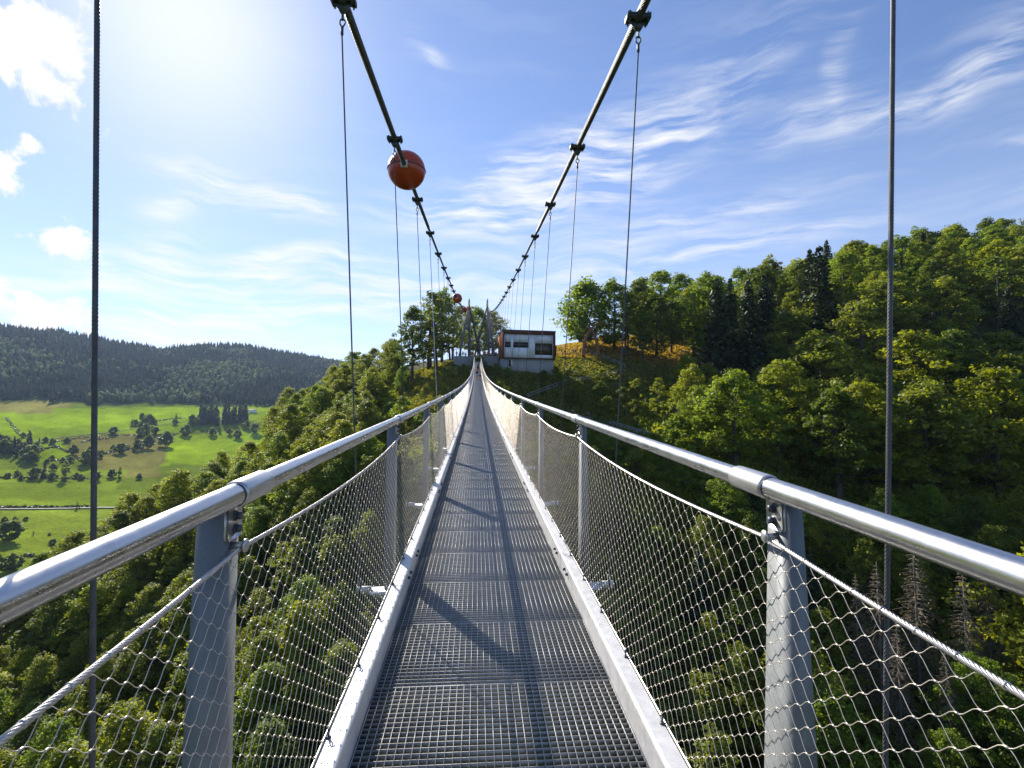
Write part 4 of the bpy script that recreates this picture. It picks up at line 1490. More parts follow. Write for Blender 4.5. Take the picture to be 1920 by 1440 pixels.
# ---- the forest across the valley: one mass
def far_forest():
    n = 17000
    az = rng.uniform(-50, 9, n); r = np.sqrt(rng.uniform(1285 ** 2, 2300 ** 2, n))
    px = 960 + np.tan(np.radians(az)) * F_PX
    edge = 1300 + 50 * (vnoise(az * 20, az * 0, 60, 3, 3) - .5) * 2 + np.where((px > 90) & (px < 118), -45, 0)
    keep = r > edge
    az, r = az[keep], r[keep]
    p = far_world(az, r)
    n = len(p)
    mix = vnoise(p[:, 0], p[:, 1], 170, 31, 3)
    con = (mix + rng.normal(0, .10, n)) > .47
    H = np.where(con, rng.uniform(17, 27, n), rng.uniform(12, 18, n))
    R = np.where(con, H * .17, H * .36)
    V, T, tint = [], [], []
    # conifers: two stacked ragged cones
    ci = np.where(con)[0]
    k = 6
    th = np.arange(k) * 2 * math.pi / k
    base = 0
    for (z0, z1, rr) in ((.12, .68, 1.0), (.45, 1.0, .66)):
        m_ = len(ci)
        ph = rng.uniform(0, 6.28, (m_, 1))
        rad = R[ci, None] * rr * rng.uniform(.75, 1.25, (m_, k))
        ring = np.stack([p[ci, 0:1] + rad * np.cos(th + ph), p[ci, 1:2] + rad * np.sin(th + ph), p[ci, 2:3] + H[ci, None] * (z0 + rng.uniform(-.05, .05, (m_, k)))], -1)
        apex = p[ci] + np.stack([0 * H[ci], 0 * H[ci], H[ci] * z1], -1)
        v = np.concatenate([ring, apex[:, None]], 1)
        idx = base + np.arange(m_)[:, None, None] * (k + 1)
        j = np.arange(k)
        tri = np.stack([j, (j + 1) % k, np.full(k, k)], -1)[None]
        V.append(v.reshape(-1, 3)); T.append((idx + tri).reshape(-1, 3))
        tint.append(np.repeat(np.clip(rng.normal(.18, .08, m_), 0, 1), k + 1))
        base += m_ * (k + 1)
    bi = np.where(~con)[0]
    # broadleaves: jittered low domes
    rings = [(.15, .75), (.45, 1.0), (.78, .72)]
    m_ = len(bi); k = 6
    th = np.arange(k) * 2 * math.pi / k
    vs = []
    for (zz_, rr) in rings:
        rad = R[bi, None] * rr * rng.uniform(.78, 1.22, (m_, k))
        vs.append(np.stack([p[bi, 0:1] + rad * np.cos(th), p[bi, 1:2] + rad * np.sin(th), p[bi, 2:3] + H[bi, None] * (zz_ + rng.uniform(-.06, .06, (m_, k)))], -1))
    apex = p[bi] + np.stack([0 * H[bi], 0 * H[bi], H[bi]], -1)
    v = np.concatenate(vs + [apex[:, None]], 1)
    nv = 3 * k + 1
    tri = []
    for a in range(2):
        for j in range(k):
            tri.append((a * k + j, a * k + (j + 1) % k, (a + 1) * k + j)); tri.append((a * k + (j + 1) % k, (a + 1) * k + (j + 1) % k, (a + 1) * k + j))
    for j in range(k):
        tri.append((2 * k + j, 2 * k + (j + 1) % k, 3 * k))
    T.append((base + np.arange(m_)[:, None, None] * nv + np.array(tri)[None]).reshape(-1, 3))
    V.append(v.reshape(-1, 3)); tint.append(np.repeat(np.clip(rng.normal(.75, .2, m_), 0, 1), nv))
    return new_mesh("forest", np.concatenate(V), np.concatenate(T), False, {'tint': ('POINT', np.concatenate(tint))})


def m_forest(g):
    at = g.n('ShaderNodeAttribute'); at.attribute_name = 'tint'
    c = objco(g)
    n = g.noise(c, .25, 4, .7)
    col = g.ramp(g.m('ADD', at.outputs['Fac'], g.m('MULTIPLY', g.m('SUBTRACT', n, .5), .25)), [(.1, (.012, .022, .012)), (.45, (.034, .052, .016)), (.9, (.13, .155, .036))])
    return bsdf(g, col, .9, 0, .1, n, 1.0, 2.0)


MT['forest'] = mat("far_forest_foliage", m_forest)
link("forest", far_forest(), MT['forest'], None, label="mixed conifer and broadleaf forest covering the hill across the valley", category="forest", kind="stuff")


# ---- grass and undergrowth on the near slopes
def blades(n, px_rng, dp_rng, size, cond, name, m, label, hgt=1.0, rise=.5):
    px = rng.uniform(*px_rng, n); dp = np.sqrt(rng.uniform(dp_rng[0] ** 2, dp_rng[1] ** 2, n))
    k = cond(px, dp)
    px, dp = px[k], dp[k]
    hd = np.array([math.sin(YAW), math.cos(YAW)]); rd = RT0[:2]
    xy = CAM[:2] + dp[:, None] * (hd[None] + ((px - 960) / F_PX)[:, None] * rd[None])
    z = zat(xy[:, 0], xy[:, 1])
    cl_ = vnoise(xy[:, 0], xy[:, 1], 3.0, 51, 3)
    P = np.stack([xy[:, 0], xy[:, 1], z + rise * size * rng.uniform(.1, 1, len(z)) * (.4 + 1.2 * cl_)], 1)
    nn = rng.normal(0, 1, (len(P), 3)); nn[:, 2] *= .35; nn /= np.linalg.norm(nn, axis=1)[:, None]
    V_, Q_ = leaves(P, nn * hgt + np.array([0, 0, .25]), size, rng, 1.8)
    t = np.clip(.2 + .9 * (vnoise(xy[:, 0], xy[:, 1], 7.0, 61, 3) - .2) + rng.normal(0, .18, len(P)), 0, 1)
    link(name, new_mesh(name, V_, Q_, False, {'tint': ('POINT', np.repeat(t, 4))}), m, None, label=label, category=name.replace('_', ' '), kind="stuff")


blades(90000, (690, 1300), (86, 150), .34, lambda px, dp: (px < 1260) & (dp > 84), "grass", MT['grass'], "rough yellow-green grass on the mound and bank beside the bridge end", 1.0, 1.1)
blades(110000, (560, 1500), (46, 100), .36, lambda px, dp: px > 500, "undergrowth", MT['leaf_a'], "low weeds and brambles on the valley side below the deck", 1.0, 1.6)
blades(80000, (1200, 2100), (46, 130), .5, lambda px, dp: px > 1200, "forest_undergrowth", MT['leaf_a'], "dark low undergrowth between the trunks on the right slope", 1.0, 1.8)
blades(120000, (-160, 740), (50, 168), .42, lambda px, dp: dp < left_hi(px) + 3 + (px > 480) * 25, "hillside_brambles", MT['leaf_a'], "leafy brambles filling the gaps between the trees of the left slope", 1.0, 3.2)
blades(30000, (1040, 1300), (148, 205), .42, lambda px, dp: dp > 146, "dry_grass", MT['hay'], "sunlit golden dry grass on the meadow behind the arch", 1.0, 1.0)
# ------------------------------------------------------------------ built things at the far bridge head
def near_hit(px, py, d0=45.0, d1=260.0):
    d = np.linspace(d0, d1, 1300)
    P = CAM + d[:, None] * (FW + (px - 960) / F_PX * RT + (720 - py) / F_PX * UP)[None]
    z = zat(P[:, 0], P[:, 1])
    k = int(np.argmax(P[:, 2] <= z))
    if k == 0:
        k = int(np.argmin(np.abs(P[:, 2] - z)))
    return np.array([P[k, 0], P[k, 1], z[k]])


HD = np.array([math.sin(YAW), math.cos(YAW), 0.0])
ZUP = np.array([0, 0, 1.0])


def m_rust(name, lo, hi, sc=2.0):
    def f(g):
        c = objco(g)
        n = g.noise(c, sc, 6, .7); n2 = g.noise(objco(g, (9, 9, .6)), 1.0, 4, .6)
        return bsdf(g, g.ramp(g.m('ADD', g.m('MULTIPLY', n, .5), g.m('MULTIPLY', n2, .5)), [(.3, lo), (.7, hi)]), .85, 0, .2, n, .2, .02)
    return mat(name, f)


MT['corten'] = m_rust("rusty_steel_panels", (.21, .055, .018), (.42, .13, .04), .8)
MT['cortendark'] = m_rust("rusty_frame", (.10, .035, .020), (.17, .06, .03), 1.0)
MT['archrust'] = m_rust("rusted_arch_beam", (.19, .09, .05), (.34, .17, .10), .6)
MT['concrete'] = m_rust("board_concrete", (.27, .27, .265), (.40, .40, .39), .7)
MT['facade'] = plain("white_facade_panels", (.80, .81, .82), .6, 0, .06, 1.2)
MT['glassdark'] = plain("dark_window_glass", (.035, .03, .022), .12, 0, .2, 3)
MT['glassbrown'] = plain("brown_window_glass", (.075, .055, .025), .15, 0, .25, 2)
MT['frame'] = plain("grey_window_frame", (.10, .10, .10), .5, .2, .1, 5)
MT['roof'] = plain("roof_sheet", (.09, .085, .08), .8, 0, .1, 3)
MT['mast'] = plain("grey_mast_steel", (.14, .15, .16), .55, .3, .12, 1.5)
MT['orange'] = plain("orange_banner", (.62, .23, .05), .7, 0, .15, 3)
MT['rail'] = plain("galvanised_path_rail", (.42, .45, .47), .5, .4, .1, 4)
MT['gravel'] = plain("gravel_path", (.30, .26, .20), .95, 0, .2, 1.5)
MT['stone'] = plain("stones", (.40, .38, .35), .9, 0, .2, 2)

# visitor building
BD = 128.0
bc = ray_point(941.5, 671, BD)
rot = math.radians(7.5)
ux = RT0 * math.cos(rot) - HD * math.sin(rot) * -1.0
ux = RT0 * math.cos(rot) + HD * math.sin(-rot) * -1
ux /= np.linalg.norm(ux)
uy = np.cross(ZUP, ux)                      # away from the viewer
wb = 102 / F_PX * BD
hb = 54 / F_PX * BD
house = empty("visitor_building", bc, label="white-fronted rust-framed box building standing beside the bridge masts", category="building")


def hb_box(name, x0, x1, y0, y1, z0, z1, m, parent=None, label=None):
    """x along the front, y into the building, z up, metres from the front lower left corner"""
    mb = MB()
    mb.box((x0, y0, z0), (x1, y1, z1), lambda v: v[:, :1] * ux + v[:, 1:2] * uy + v[:, 2:3] * ZUP)
    return link(name, mb.mesh(name), m, parent or house, label=label)


pxm = BD / F_PX
dpt = 10.0
hb_box("side_wall", 0, .42, .45, dpt, 0, hb - .3, MT['corten'])
hb_box("side_wall", wb - .42, wb, .45, dpt, 0, hb - .3, MT['corten'])
hb_box("back_wall", .42, wb - .42, dpt - .3, dpt, 0, hb - .3, MT['corten'])
fr = hb_box("front_frame", 0, .46, -.05, .45, 0, hb - .3, MT['cortendark'])
hb_box("frame_jamb", wb - .55, wb, -.05, .45, 0, hb - .3, MT['cortendark'], fr)
hb_box("frame_head", .46, wb - .55, -.05, .45, hb - 1.0, hb - .3, MT['cortendark'], fr)
hb_box("frame_sill", .46, wb - .55, -.05, .45, 0, .16, MT['cortendark'], fr)
hb_box("roof", -.08, wb + .08, -.12, dpt + .1, hb - .3, hb, MT['roof'])
hb_box("floor_slab", .42, wb - .42, .45, dpt - .3, -.02, .14, MT['concrete'])
fz0, fz1 = .16, hb - 1.0
# facade with true openings: panels around three windows
ops = [(946.4, 957.8, 640, 650.3), (963, 992, 640, 650.3), (1004.5, 1038, 641, 663.5)]
ops = [((a - 941.5) * pxm, (b - 941.5) * pxm, (671 - d) * pxm, (671 - c) * pxm) for a, b, c, d in ops]
xs = [.46] + sorted([o[0] for o in ops] + [o[1] for o in ops]) + [wb - .55]
mb = MB()
tf = lambda v: v[:, :1] * ux + v[:, 1:2] * uy + v[:, 2:3] * ZUP
for a, b in zip(xs[:-1], xs[1:]):
    o = [q for q in ops if q[0] <= a + 1e-6 and q[1] >= b - 1e-6]
    if not o:
        # panel joints every 1.9 m
        n = max(1, int(round((b - a) / 1.9)))
        for i in range(n):
            mb.box((a + (b - a) * i / n + .004, .30, fz0), (a + (b - a) * (i + 1) / n - .004, .42, fz1), tf)
    else:
        mb.box((a, .30, fz0), (b, .42, o[0][2]), tf)
        mb.box((a, .30, o[0][3]), (b, .42, fz1), tf)
link("facade", mb.mesh("facade"), MT['facade'], house)
for i, o in enumerate(ops):
    w = hb_box("window", o[0] + .06, o[1] - .06, .38, .40, o[2] + .06, o[3] - .06, MT['glassbrown'] if i == 2 else MT['glassdark'], None, ("large square brown-tinted window" if i == 2 else None))
    mb = MB()
    for (a, b, c, d) in ((o[0], o[0] + .06, o[2], o[3]), (o[1] - .06, o[1], o[2], o[3]), (o[0] + .06, o[1] - .06, o[2], o[2] + .06), (o[0] + .06, o[1] - .06, o[3] - .06, o[3])):
        mb.box((a, .29, c), (b, .41, d), tf)
    if i != 0:
        m_ = (o[0] + o[1]) / 2
        mb.box((m_ - .03, .33, o[2] + .06), (m_ + .03, .37, o[3] - .06), tf)
    link("window_frame", mb.mesh("window_frame"), MT['frame'], w)
hb_box("basement_wall", .0, wb - .35, .6, dpt - 1, -4.6, -.03, MT['concrete'])
dd_ = hb_box("basement_door", (955 - 941.5) * pxm, (958.4 - 941.5) * pxm, .54, .598, -1.95, -.35, MT['glassdark'])
hb_box("door_panel", (959.0 - 941.5) * pxm, (962 - 941.5) * pxm, .54, .598, -1.95, -.35, MT['facade'], dd_)
hb_box("annex", wb + .02, wb + .55, 1.2, 7.0, .9, 3.7, MT['cortendark'])
for a in (2.2, 5.6):
    mb = MB(); p0 = a * ux + 3.0 * uy + hb * ZUP
    mb.tube(np.array([p0, p0 + ZUP * .5]), .12, 10); mb.tube(np.array([p0 + ZUP * .5, p0 + ZUP * .56]), .19, 10)
    link("roof_vent", mb.mesh("roof_vent", False), MT['roof'], house)

# a small barn far across the meadows
bp, _ = far_at(474, 774)
barn = empty("barn", bp, math.radians(20), label="tiny pale barn at the far meadow edge right of the spruce stand", category="barn")
mb = MB(); mb.box((-7, -4, -1), (7, 4, 4)); link("wall", mb.mesh("wall"), MT['facade'], barn)
v = [(-7.6, -4.6, 3.9), (7.6, -4.6, 3.9), (7.6, 4.6, 3.9), (-7.6, 4.6, 3.9), (-7.6, 0, 7), (7.6, 0, 7)]
link("roof", new_mesh("roof", v, [np.array([(0, 1, 5, 4), (2, 3, 4, 5)]), np.array([(0, 4, 3), (1, 2, 5)])]), MT['roof'], barn)

# terrace blocks on both sides of the bridge end
PD = 133.5
for (xa, xb, lab, zt) in ((851, 889.2, "ribbed concrete terrace wall left of the bridge end", 667.5), (904.6, 935.5, "ribbed concrete terrace wall between bridge end and white building", 667.5)):
    a = ray_point(xa, zt, PD); b = ray_point(xb, zt, PD)
    w = (b - a) @ RT0
    root = empty("terrace_wall", a, label=lab, category="terrace wall")
    tf2 = lambda v: v[:, :1] * RT0 + v[:, 1:2] * HD + v[:, 2:3] * ZUP
    mb = MB(); mb.box((0, 0, -6.0), (w, 17, 0), tf2); link("wall_block", mb.mesh("wall_block"), MT['concrete'], root)
    mb = MB()
    n = int(w / .42)
    for i in range(n):
        mb.box((i * .42 + .03, -.07, -5.9), (i * .42 + .25, -.003, -.02), tf2)
    link("concrete_ribs", mb.mesh("concrete_ribs"), MT['concrete'], root)
    mb = MB()
    for i in range(int(w / .9) + 1):
        x_ = min(i * .9, w - .05)
        mb.box((x_, .1, 0), (x_ + .05, .15, 1.15), tf2)
    for z_ in (.35, .62, .88, 1.13):
        mb.box((0, .115, z_), (w, .14, z_ + .03), tf2)
    link("balustrade", mb.mesh("balustrade"), MT['rail'], root)
for (xa, xb) in ((881.5, 888.0), (905.5, 911.0), (913, 915.5)):
    a = ray_point(xa, 667.5, PD + .3); b = ray_point(xb, 667.5, PD + .3); w = (b - a) @ RT0
    mb = MB(); mb.box((0, 0, .15), (w, .03, 1.2), tf2)
    o = link("banner", mb.mesh("banner"), MT['orange'], None, a, category="banner", label={881.5: "orange-brown banner left of the bridge entrance", 905.5: "orange-brown banner just right of the bridge entrance", 913: "narrow orange banner under the right mast"}[xa], group="banners on the terrace railing")
mb = MB()
a = ray_point(889.2, 667.5, PD + 2.0)
mb.box((-.4, 0, -2.0), (2.6, 15, -.02), tf2)
link("path", mb.mesh("path"), MT['gravel'], None, a, kind="structure")

# masts: tripods of tapering steel tubes
for side, apex_px, feet, lab in (("l", (879.3, 566, 135.9), [(861, 667.5, 136.5), (881.5, 667.5, 144), (903.5, 662, 146)], "left tripod mast of slanting grey steel legs carrying the cable with red balls"),
                                 ("r", (913.2, 566.5, 135.9), [(887.5, 662, 146), (917.5, 667.5, 144), (927.5, 667.5, 136.5)], "right tripod mast of slanting grey steel legs nearer the white building")):
    ap = ray_point(*apex_px)
    c_end = CB(-1 if side == "l" else 1, 150.0)
    ap = c_end + np.array([0, 0, .15])
    root = empty("cable_mast", ray_point(*feet[0]), label=lab, category="mast")
    base = np.array(root.location)
    for f in feet:
        fp = ray_point(*f)
        fp[2] = ray_point(880, 667.5, PD + 1)[2] - .05
        mb = MB()
        t = np.linspace(0, 1, 6)[:, None]
        mb.tube((fp[None] * (1 - t) + (ap - [0, 0, .9])[None] * t) - base, np.array([.24, .29, .31, .29, .24, .16]), 12)
        link("leg", mb.mesh("leg", True), MT['mast'], root)
    mb = MB(); mb.tube(np.array([ap - [0, 0, 1.8], ap + [0, 0, .2], ap + [0, 0, 1.0]]) - base, [.30, .22, .04], 10)
    link("mast_head", mb.mesh("mast_head", True), MT['mast'], root)
    # back stay running down behind
    mb = MB(); an = ap + HD * 22 + np.array([0, 0, -13.0])
    mb.tube(np.array([ap, an]) - base, .05, 6)
    link("back_stay", mb.mesh("back_stay", True), MT['cable'], root)

# crossed rusty arch
AD = 150.0
def arch_beam(pts, r0, r1, dz=0.0):
    P = np.array([ray_point(x, y, AD + dz) for x, y in pts])
    s = np.linspace(0, 1, len(P)); t = np.linspace(0, 1, 22)
    Q = np.stack([np.interp(t, s, P[:, i]) for i in range(3)], 1)
    for _ in range(3):
        Q[1:-1] = (Q[:-2] + 2 * Q[1:-1] + Q[2:]) / 4
    T = np.gradient(Q, axis=0); T /= np.linalg.norm(T, axis=1)[:, None]
    mb = MB()
    a = np.cross(T, HD); a /= np.linalg.norm(a, axis=1)[:, None]
    r = np.linspace(r0, r1, len(Q))[:, None]
    ring = np.stack([Q + a * r - HD * r * .8, Q + a * r + HD * r * .8, Q - a * r + HD * r * .8, Q - a * r - HD * r * .8], 1).reshape(-1, 3)
    n = len(Q)
    q = [(i * 4 + j, i * 4 + (j + 1) % 4, (i + 1) * 4 + (j + 1) % 4, (i + 1) * 4 + j) for i in range(n - 1) for j in range(4)] + [(0, 3, 2, 1), ((n - 1) * 4, (n - 1) * 4 + 1, (n - 1) * 4 + 2, (n - 1) * 4 + 3)]
    return ring, q


ab = ray_point(1093.6, 664, AD)
root = empty("rusty_arch", ab, label="rust-brown crossed arch sculpture standing over the path by the meadow", category="arch")
for pts, r0, r1, dz in (([(1093.3, 668), (1094.0, 655), (1096.5, 640), (1101, 628), (1108, 617), (1116, 609), (1126.5, 604)], .46, .26, 0), ([(1121.8, 668), (1121.2, 655), (1119.5, 642), (1115.5, 630), (1110, 620), (1103, 611)], .46, .30, 1.2)):
    v, q = arch_beam(pts, r0, r1, dz)
    link("curved_beam", new_mesh("curved_beam", v - ab, np.array(q), False), MT['archrust'], root)

# railings along the zigzag path
def path_rail(pts, lab, npost, sections=2, h=1.05):
    P = np.array([near_hit(*p) for p in pts])
    seg = np.concatenate([[0], np.cumsum(np.linalg.norm(np.diff(P, axis=0), axis=1))])
    u = np.linspace(0, seg[-1], npost)
    Q = np.stack([np.interp(u, seg, P[:, i]) for i in range(3)], 1)
    Q[:, 2] = np.maximum(zat(Q[:, 0], Q[:, 1]), Q[:, 2]) 
    for _ in range(2):
        Q[1:-1, 2] = (Q[:-2, 2] + 2 * Q[1:-1, 2] + Q[2:, 2]) / 4
    root = empty("path_railing", Q[0], label=lab, category="railing", group="railings along the zigzag path")
    for p in Q:
        mb = MB(); mb.tube(np.array([p - [0, 0, .8], p + [0, 0, h]]) - Q[0], .05, 6)
        link("post", mb.mesh("post", True), MT['rail'], root)
    for hh in np.linspace(h, h * .45, sections):
        mb = MB(); mb.tube(Q + [0, 0, hh] - Q[0], .045, 6)
        link("rail", mb.mesh("rail", True), MT['rail'], root)
    # the path surface behind the railing
    back = HD * 1.9
    V = []
    for p in Q:
        a = p + HD * .15; b = p + back
        V += [[a[0], a[1], p[2] + .04], [b[0], b[1], p[2] + .06], [a[0], a[1], p[2] - 1.5]]
    q = [(3 * i, 3 * i + 3, 3 * i + 4, 3 * i + 1) for i in range(len(Q) - 1)] + [(3 * i + 2, 3 * i + 5, 3 * i + 3, 3 * i) for i in range(len(Q) - 1)]
    link("path", new_mesh("path", V, np.array(q)), MT['gravel'], None, kind="structure")
    return Q


path_rail([(1106, 667), (1125, 671), (1150, 681), (1172, 690)], "galvanised railing descending to the right from the rusty arch", 7)
path_rail([(990, 747), (1040, 729), (1080, 717), (1120, 711), (1172, 700)], "railing climbing across the shaded bank below the building", 12)
path_rail([(1088, 790), (1115, 792), (1150, 799), (1190, 812), (1238, 826)], "railing along the lower path just above the right handrail", 11, 3)
path_rail([(1286, 915), (1310, 915), (1345, 924)], "short railing piece far down between the trees right of the handrail", 4)


# ------------------------------------------------------------------ people
def skin_mesh(name, joints, edges, radii, m, parent, sub=1):
    me = bpy.data.meshes.new(name)
    me.from_pydata([tuple(j) for j in joints], edges, [])
    o = bpy.data.objects.new(name, me)
    COL.objects.link(o)
    o.parent = parent
    md = o.modifiers.new("Skin", 'SKIN')
    sk = me.skin_vertices[0].data if me.skin_vertices else None
    if sk is None:
        me.skin_vertices.new() if hasattr(me.skin_vertices, 'new') else None
        sk = me.skin_vertices[0].data
    for i, r in enumerate(radii):
        sk[i].radius = (r, r) if not isinstance(r, tuple) else r
    sk[0].use_root = True
    md.use_smooth_shade = True
    ss = o.modifiers.new("Subdivision", 'SUBSURF')
    ss.levels = ss.render_levels = sub
    me.materials.append(m)
    return o


PM = {}


def cloth(name, c):
    if name not in PM:
        PM[name] = plain(name, c, .8, 0, .1, 20)
    return PM[name]


SKIN = plain("skin", (.50, .29, .20), .6, 0, .06, 20)


def person(loc, H, face, top, bottom, hair, label, arms=((.12, .0, -.45), (.12, 0, -.45)), long_hair=False, stride=.08, group=None, detail=True, skirt=False):
    """face = heading angle in degrees (0 looks along +Y); arms: hand offsets from the shoulder (out, forward, up) in body heights*1"""
    root = empty("person", loc, math.radians(-face), label=label, category="person", group=group)
    k = H / 1.7
    J = [(0, 0, .95), (0, 0, 1.10), (0, .01, 1.28), (0, .0, 1.43), (0, .0, 1.50), (0, .02, 1.60), (0, .01, 1.68),
         (-.17, 0, 1.39), (.17, 0, 1.39)]
    R_ = [.135, .115, .13, .07, .05, .085, .06, .055, .055]
    E_ = [(0, 1), (1, 2), (2, 3), (3, 4), (4, 5), (5, 6), (2, 7), (2, 8)]
    for s_, hi, base in ((-1, 0, 7), (1, 1, 8)):
        out, fwd, up = arms[hi]
        sh = np.array(J[base])
        hand = sh + np.array([s_ * out, fwd, up])
        mid = sh * .5 + hand * .5 + np.array([s_ * .02, -.05, -.02])
        n = len(J)
        J += [tuple(mid), tuple(hand * .92 + mid * .08), tuple(hand + (hand - mid) * .18)]
        R_ += [.042, .028, .034]
        E_ += [(base, n), (n, n + 1), (n + 1, n + 2)]
    for s_ in (-1, 1):
        n = len(J)
        J += [(s_ * .09, .0, .88), (s_ * .10, s_ * stride * .5 + .02, .48), (s_ * .10, s_ * stride, .09), (s_ * .11, s_ * stride + .13, .035)]
        R_ += [.09, .058, .038, .036]
        E_ += [(0, n), (n, n + 1), (n + 1, n + 2), (n + 2, n + 3)]
    J = [(x * k, y * k, z * k) for x, y, z in J]
    R_ = [r * k for r in R_]
    skin_mesh("body", J, E_, R_, SKIN, root)
    # shirt and shorts follow the body
    def sub(name, ids, extra, m, grow):
        idm = {a: i for i, a in enumerate(ids)}
        ed = [(idm[a], idm[b]) for a, b in E_ if a in idm and b in idm]
        return skin_mesh(name, [J[i] for i in ids], ed, [R_[i] * grow for i in ids], m, root)
    sub("shirt", [1, 0, 2, 3, 7, 8], None, cloth(*top), 1.16)
    legs = [0, 15, 19] if True else []
    a, b = (J[15], J[16]), (J[19], J[20])
    full = bottom[0].startswith("long")
    t = .95 if full else .52
    p1 = tuple(np.array(J[15]) * (1 - t) + np.array(J[16]) * t); p2 = tuple(np.array(J[19]) * (1 - t) + np.array(J[20]) * t)
    js = [J[0], J[15], p1, J[19], p2]; rs = [.14 * k, .105 * k, .085 * k, .105 * k, .085 * k]
    ed = [(0, 1), (1, 2), (0, 3), (3, 4)]
    if full:
        js += [J[17], J[21]]; rs += [.06 * k, .06 * k]; ed += [(2, 5), (4, 6)]
    skin_mesh("trousers" if full else "shorts", js, ed, rs, cloth(*bottom), root)
    hj = [(0, -.015 * k, 1.655 * k), (0, -.04 * k, 1.60 * k), (0, -.06 * k, 1.52 * k)] + ([(0, -.09 * k, 1.36 * k)] if long_hair else [])
    skin_mesh("hair", hj, [(i, i + 1) for i in range(len(hj) - 1)], [.085 * k, .088 * k, .06 * k] + ([.05 * k] if long_hair else []), cloth(*hair), root)
    mb = MB()
    for s_ in (-1, 1):
        x = s_ * .115 * k; y = s_ * stride * k + .05 * k
        mb.box((x - .045 * k, y - .10 * k, 0), (x + .045 * k, y + .17 * k, .075 * k))
    link("shoes", mb.mesh("shoes"), cloth(*("pale_shoes", (.5, .48, .45))), root)
    return root


def deck_row(py, X=0.0):
    """deck position whose picture row is py"""
    ys = np.linspace(40, 148, 2000)
    P = D(X, ys, -BR['g'])
    q = (P - CAM) @ FW
    row = 720 - F_PX * ((P - CAM) @ UP) / q
    k = int(np.argmin(np.abs(row - py)))
    return ys[k]


Ya = deck_row(714.5)
print("people at u", Ya, D(0, Ya, 0))
HB, BK, NV, WH, SB, RD = ("dark_brown_hair", (.035, .016, .010)), ("black_cloth", (.015, .015, .018)), ("navy_cloth", (.03, .035, .08)), ("white_cloth", (.70, .70, .70)), ("pale_blue_shorts", (.36, .42, .62)), ("reddish_hair", (.12, .035, .02))
person(D(-.16, Ya, -BR['g']), 1.66, -4, BK, SB, HB, "person in black top and pale blue shorts walking away holding the left handrail", ((.52, .22, -.16), (.16, .05, -.5)), True, .06)
person(D(.30, Ya + .6, -BR['g']), 1.35, 2, ("white_shirt", (.62, .64, .72)), NV, HB, "child in white shirt and navy shorts reaching for the right handrail", ((.10, .05, -.48), (.42, .18, -.05)), False, .05)
person(D(-.18, Ya + 4.5, -BR['g']), 1.68, 0, ("dark_red_cloth", (.10, .02, .02)), NV, HB, "dark-haired person ahead of the pair with arm out to the left handrail", ((.50, .2, -.14), (.14, .05, -.5)), True)
person(D(.05, deck_row(697), -BR['g']), 1.74, 0, BK, ("long_dark_trousers", (.03, .025, .03)), RD, "person with reddish hair in dark clothes farthest along the deck", ((.16, .05, -.5), (.50, .2, -.14)), False)
zt = ray_point(880, 667.5, PD + 1)[2]
for i, (px, dp, H, face, top, bot, lab) in enumerate([
        (856, 137, 1.7, 150, ("rose_cloth", (.42, .16, .14)), NV, "person in rose top at the left end of the terrace"),
        (868, 138, 1.75, 200, BK, NV, "person in black standing beneath the left mast"),
        (873, 139, 1.6, 20, ("white_shirt", (.62, .64, .72)), BK, "person in white shirt beneath the left mast legs"),
        (909.5, 139, 1.7, 180, ("tan_cloth", (.45, .30, .16)), BK, "person in tan top between the right mast legs"),
        (921, 139, 1.7, 170, ("white_shirt", (.62, .64, .72)), NV, "person in white near the right mast foot"),
        (930, 137, 1.68, 190, BK, ("long_dark_trousers", (.03, .025, .03)), "person in dark clothes by the building corner")]):
    p = ray_point(px, 667.5, dp); p[2] = zt
    person(p, H, face, top, bot, HB, lab)
for i, (px, py, H, top, lab) in enumerate([
        (1074.5, 664, 1.7, ("rose_cloth", (.42, .16, .14)), "person in rose top walking left of the rusty arch"), (1079.5, 664, 1.75, ("orange_cloth", (.50, .15, .05)), "person in orange top beside the rose-clad walker"),
        (1099, 666, 1.6, NV, "person in navy just inside the left foot of the arch"), (1105.5, 666, 1.75, BK, "person in black standing under the middle of the arch"), (1111, 666, 1.7, NV, "person in navy right of the one in black under the arch"),
        (1123, 667, 1.4, BK, "small dark-clad person at the right foot of the arch"), (1133, 664, 1.75, ("orange_cloth", (.50, .15, .05)), "person in orange top to the right of the arch"),
        (1058, 664, 1.7, BK, "person in black between the building and the arch"), (1053, 664, 1.7, NV, "person in navy next to the building's annex"),
        (1074, 782, 1.72, ("grey_blue_cloth", (.08, .10, .16)), "walker in grey-blue on the lower path before the railing starts"), (1103, 787, 1.75, ("grey_blue_cloth", (.08, .10, .16)), "walker in grey-blue behind the lower path railing")]):
    p = near_hit(px, py)
    person(p, H, 40 * i, top, NV if i % 2 else ("long_dark_trousers", (.03, .025, .03)), HB, lab)

# ------------------------------------------------------------------ labels for the plants
def rowword(py, zone):
    if zone in ('meadow',):
        return "far up the meadows" if py < 800 else "on the middle meadows" if py < 870 else "on the lower meadows" if py < 960 else "at the valley bottom"
    return "on the skyline" if py < 560 else "high on the slope" if py < 680 else "halfway downslope" if py < 860 else "low on the slope" if py < 1080 else "at the slope's foot"


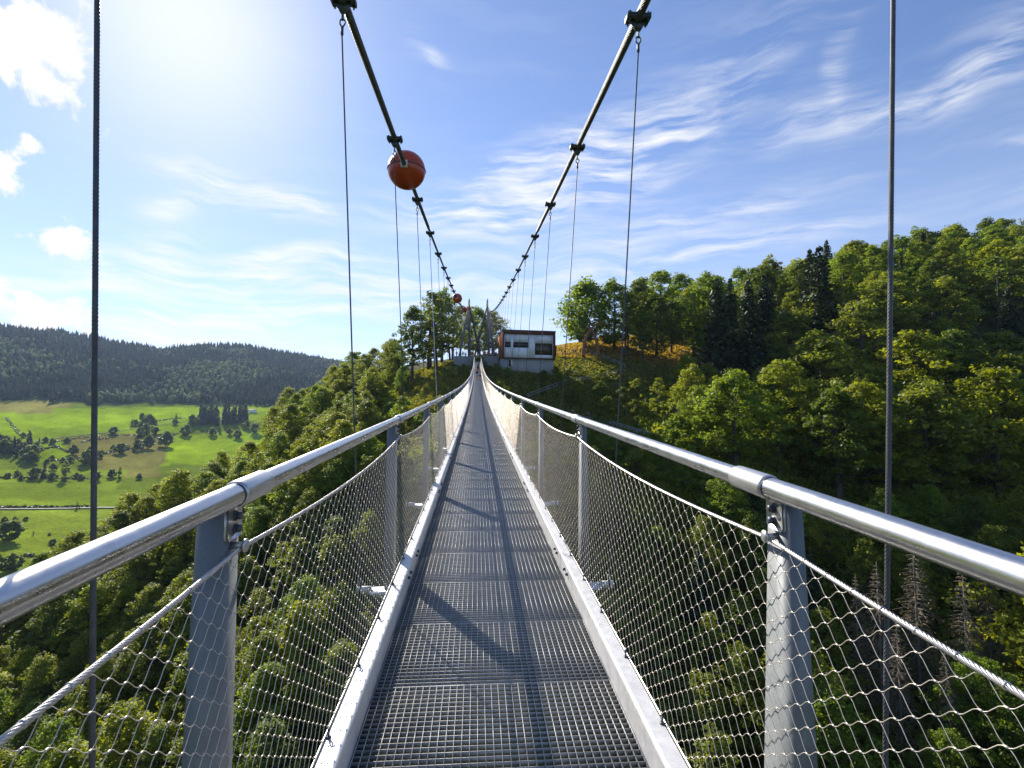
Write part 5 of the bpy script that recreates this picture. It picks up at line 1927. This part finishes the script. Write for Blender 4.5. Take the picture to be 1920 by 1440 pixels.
def colword(px, zone):
    if zone == 'mast':
        return "behind the left mast"
    if zone == 'arch':
        return "near the rusty arch"
    if zone == 'stand':
        return "in the dark spruce stand under the hill"
    if zone == 'copse':
        return "in the dark copse on the meadow"
    if zone == 'meadow':
        return "left of the hanger rope" if px < 165 else "right of the left hanger" if px < 235 else "near the lone tree group" if px < 320 else "by the spruce stand"
    if px < 180:
        return "beyond the left hanger"
    if px < 400:
        return "above the left handrail"
    if px < 560:
        return "near the left rail sleeve"
    if px < 760:
        return "left of the walkway"
    if px < 960:
        return "beside the bridge end"
    if px < 1180:
        return "below the white building"
    if px < 1330:
        return "near the zigzag path"
    if px < 1480:
        return "around the tall spruces"
    if px < 1650:
        return "left of the right hanger"
    if px < 1800:
        return "right of the right hanger"
    return "by the photo's right edge"


cells = {}
for (o, kind, mname, zone, px, py, dd, lab) in PLANTS:
    if lab:
        continue
    mn = {'farbroad': '', 'farpoplar': ''}.get(kind, TINTW.get(mname, ''))
    if kind in ('dead',):
        mn = 'brown'
    kw = KINDW[kind][0]
    key = (' '.join((mn, kw)).strip(), rowword(py, zone) if zone not in ('mast', 'arch', 'stand', 'copse') else '', colword(px, zone))
    cells.setdefault(key, []).append((px, o))
ORD = ["leftmost", "second from left", "third from left", "fourth from left", "fifth from left", "sixth from left", "seventh from left", "eighth from left", "ninth from left", "tenth from left", "eleventh from left", "twelfth from left", "thirteenth from left", "fourteenth from left"] + [w + " from left" for w in ("fifteenth", "sixteenth", "seventeenth", "eighteenth", "nineteenth", "twentieth", "21st", "22nd")]
for key, items in cells.items():
    items.sort(key=lambda t: t[0])
    base = ' '.join(k for k in key if k)
    for i, (px, o) in enumerate(items):
        if len(items) == 1:
            o['label'] = base
        elif len(items) <= 22:
            o['label'] = base + ", " + (ORD[i] if i < len(items) - 1 else "rightmost")
        else:
            o['label'] = base
        o['group'] = base + " (trees alike)" if len(items) > 22 else {'left': "trees of the left slope", 'slope': "trees of the right slope", 'low': "trees low in the ravine", 'mound': "shrubs round the bridge end", 'mast': "trees behind the masts", 'arch': "trees near the arch",
                                                                      'meadow': "trees scattered on the meadows", 'copse': "trees of the dark copse", 'stand': "spruces of the stand"}.get(PLANTS[0][3] if False else [p[3] for p in PLANTS if p[0] is o][0], None)
# ------------------------------------------------------------------ the air between here and the far hill
def m_haze():
    m = bpy.data.materials.new("haze_air"); m.use_nodes = True
    g = G(m.node_tree)
    out = g.n('ShaderNodeOutputMaterial')
    v = g.n('ShaderNodeVolumePrincipled')
    v.inputs['Color'].default_value = (.50, .68, 1.0, 1)
    v.inputs['Density'].default_value = .00005
    v.inputs['Anisotropy'].default_value = .3
    g.nt.links.new(v.outputs[0], out.inputs['Volume'])
    return m


hm = MB()
hm.box((-15000, -15000, -420), (15000, 15000, 330))
link("haze", hm.mesh("haze"), m_haze(), None, kind="stuff", label="thin bluish haze over the valley", category="haze")
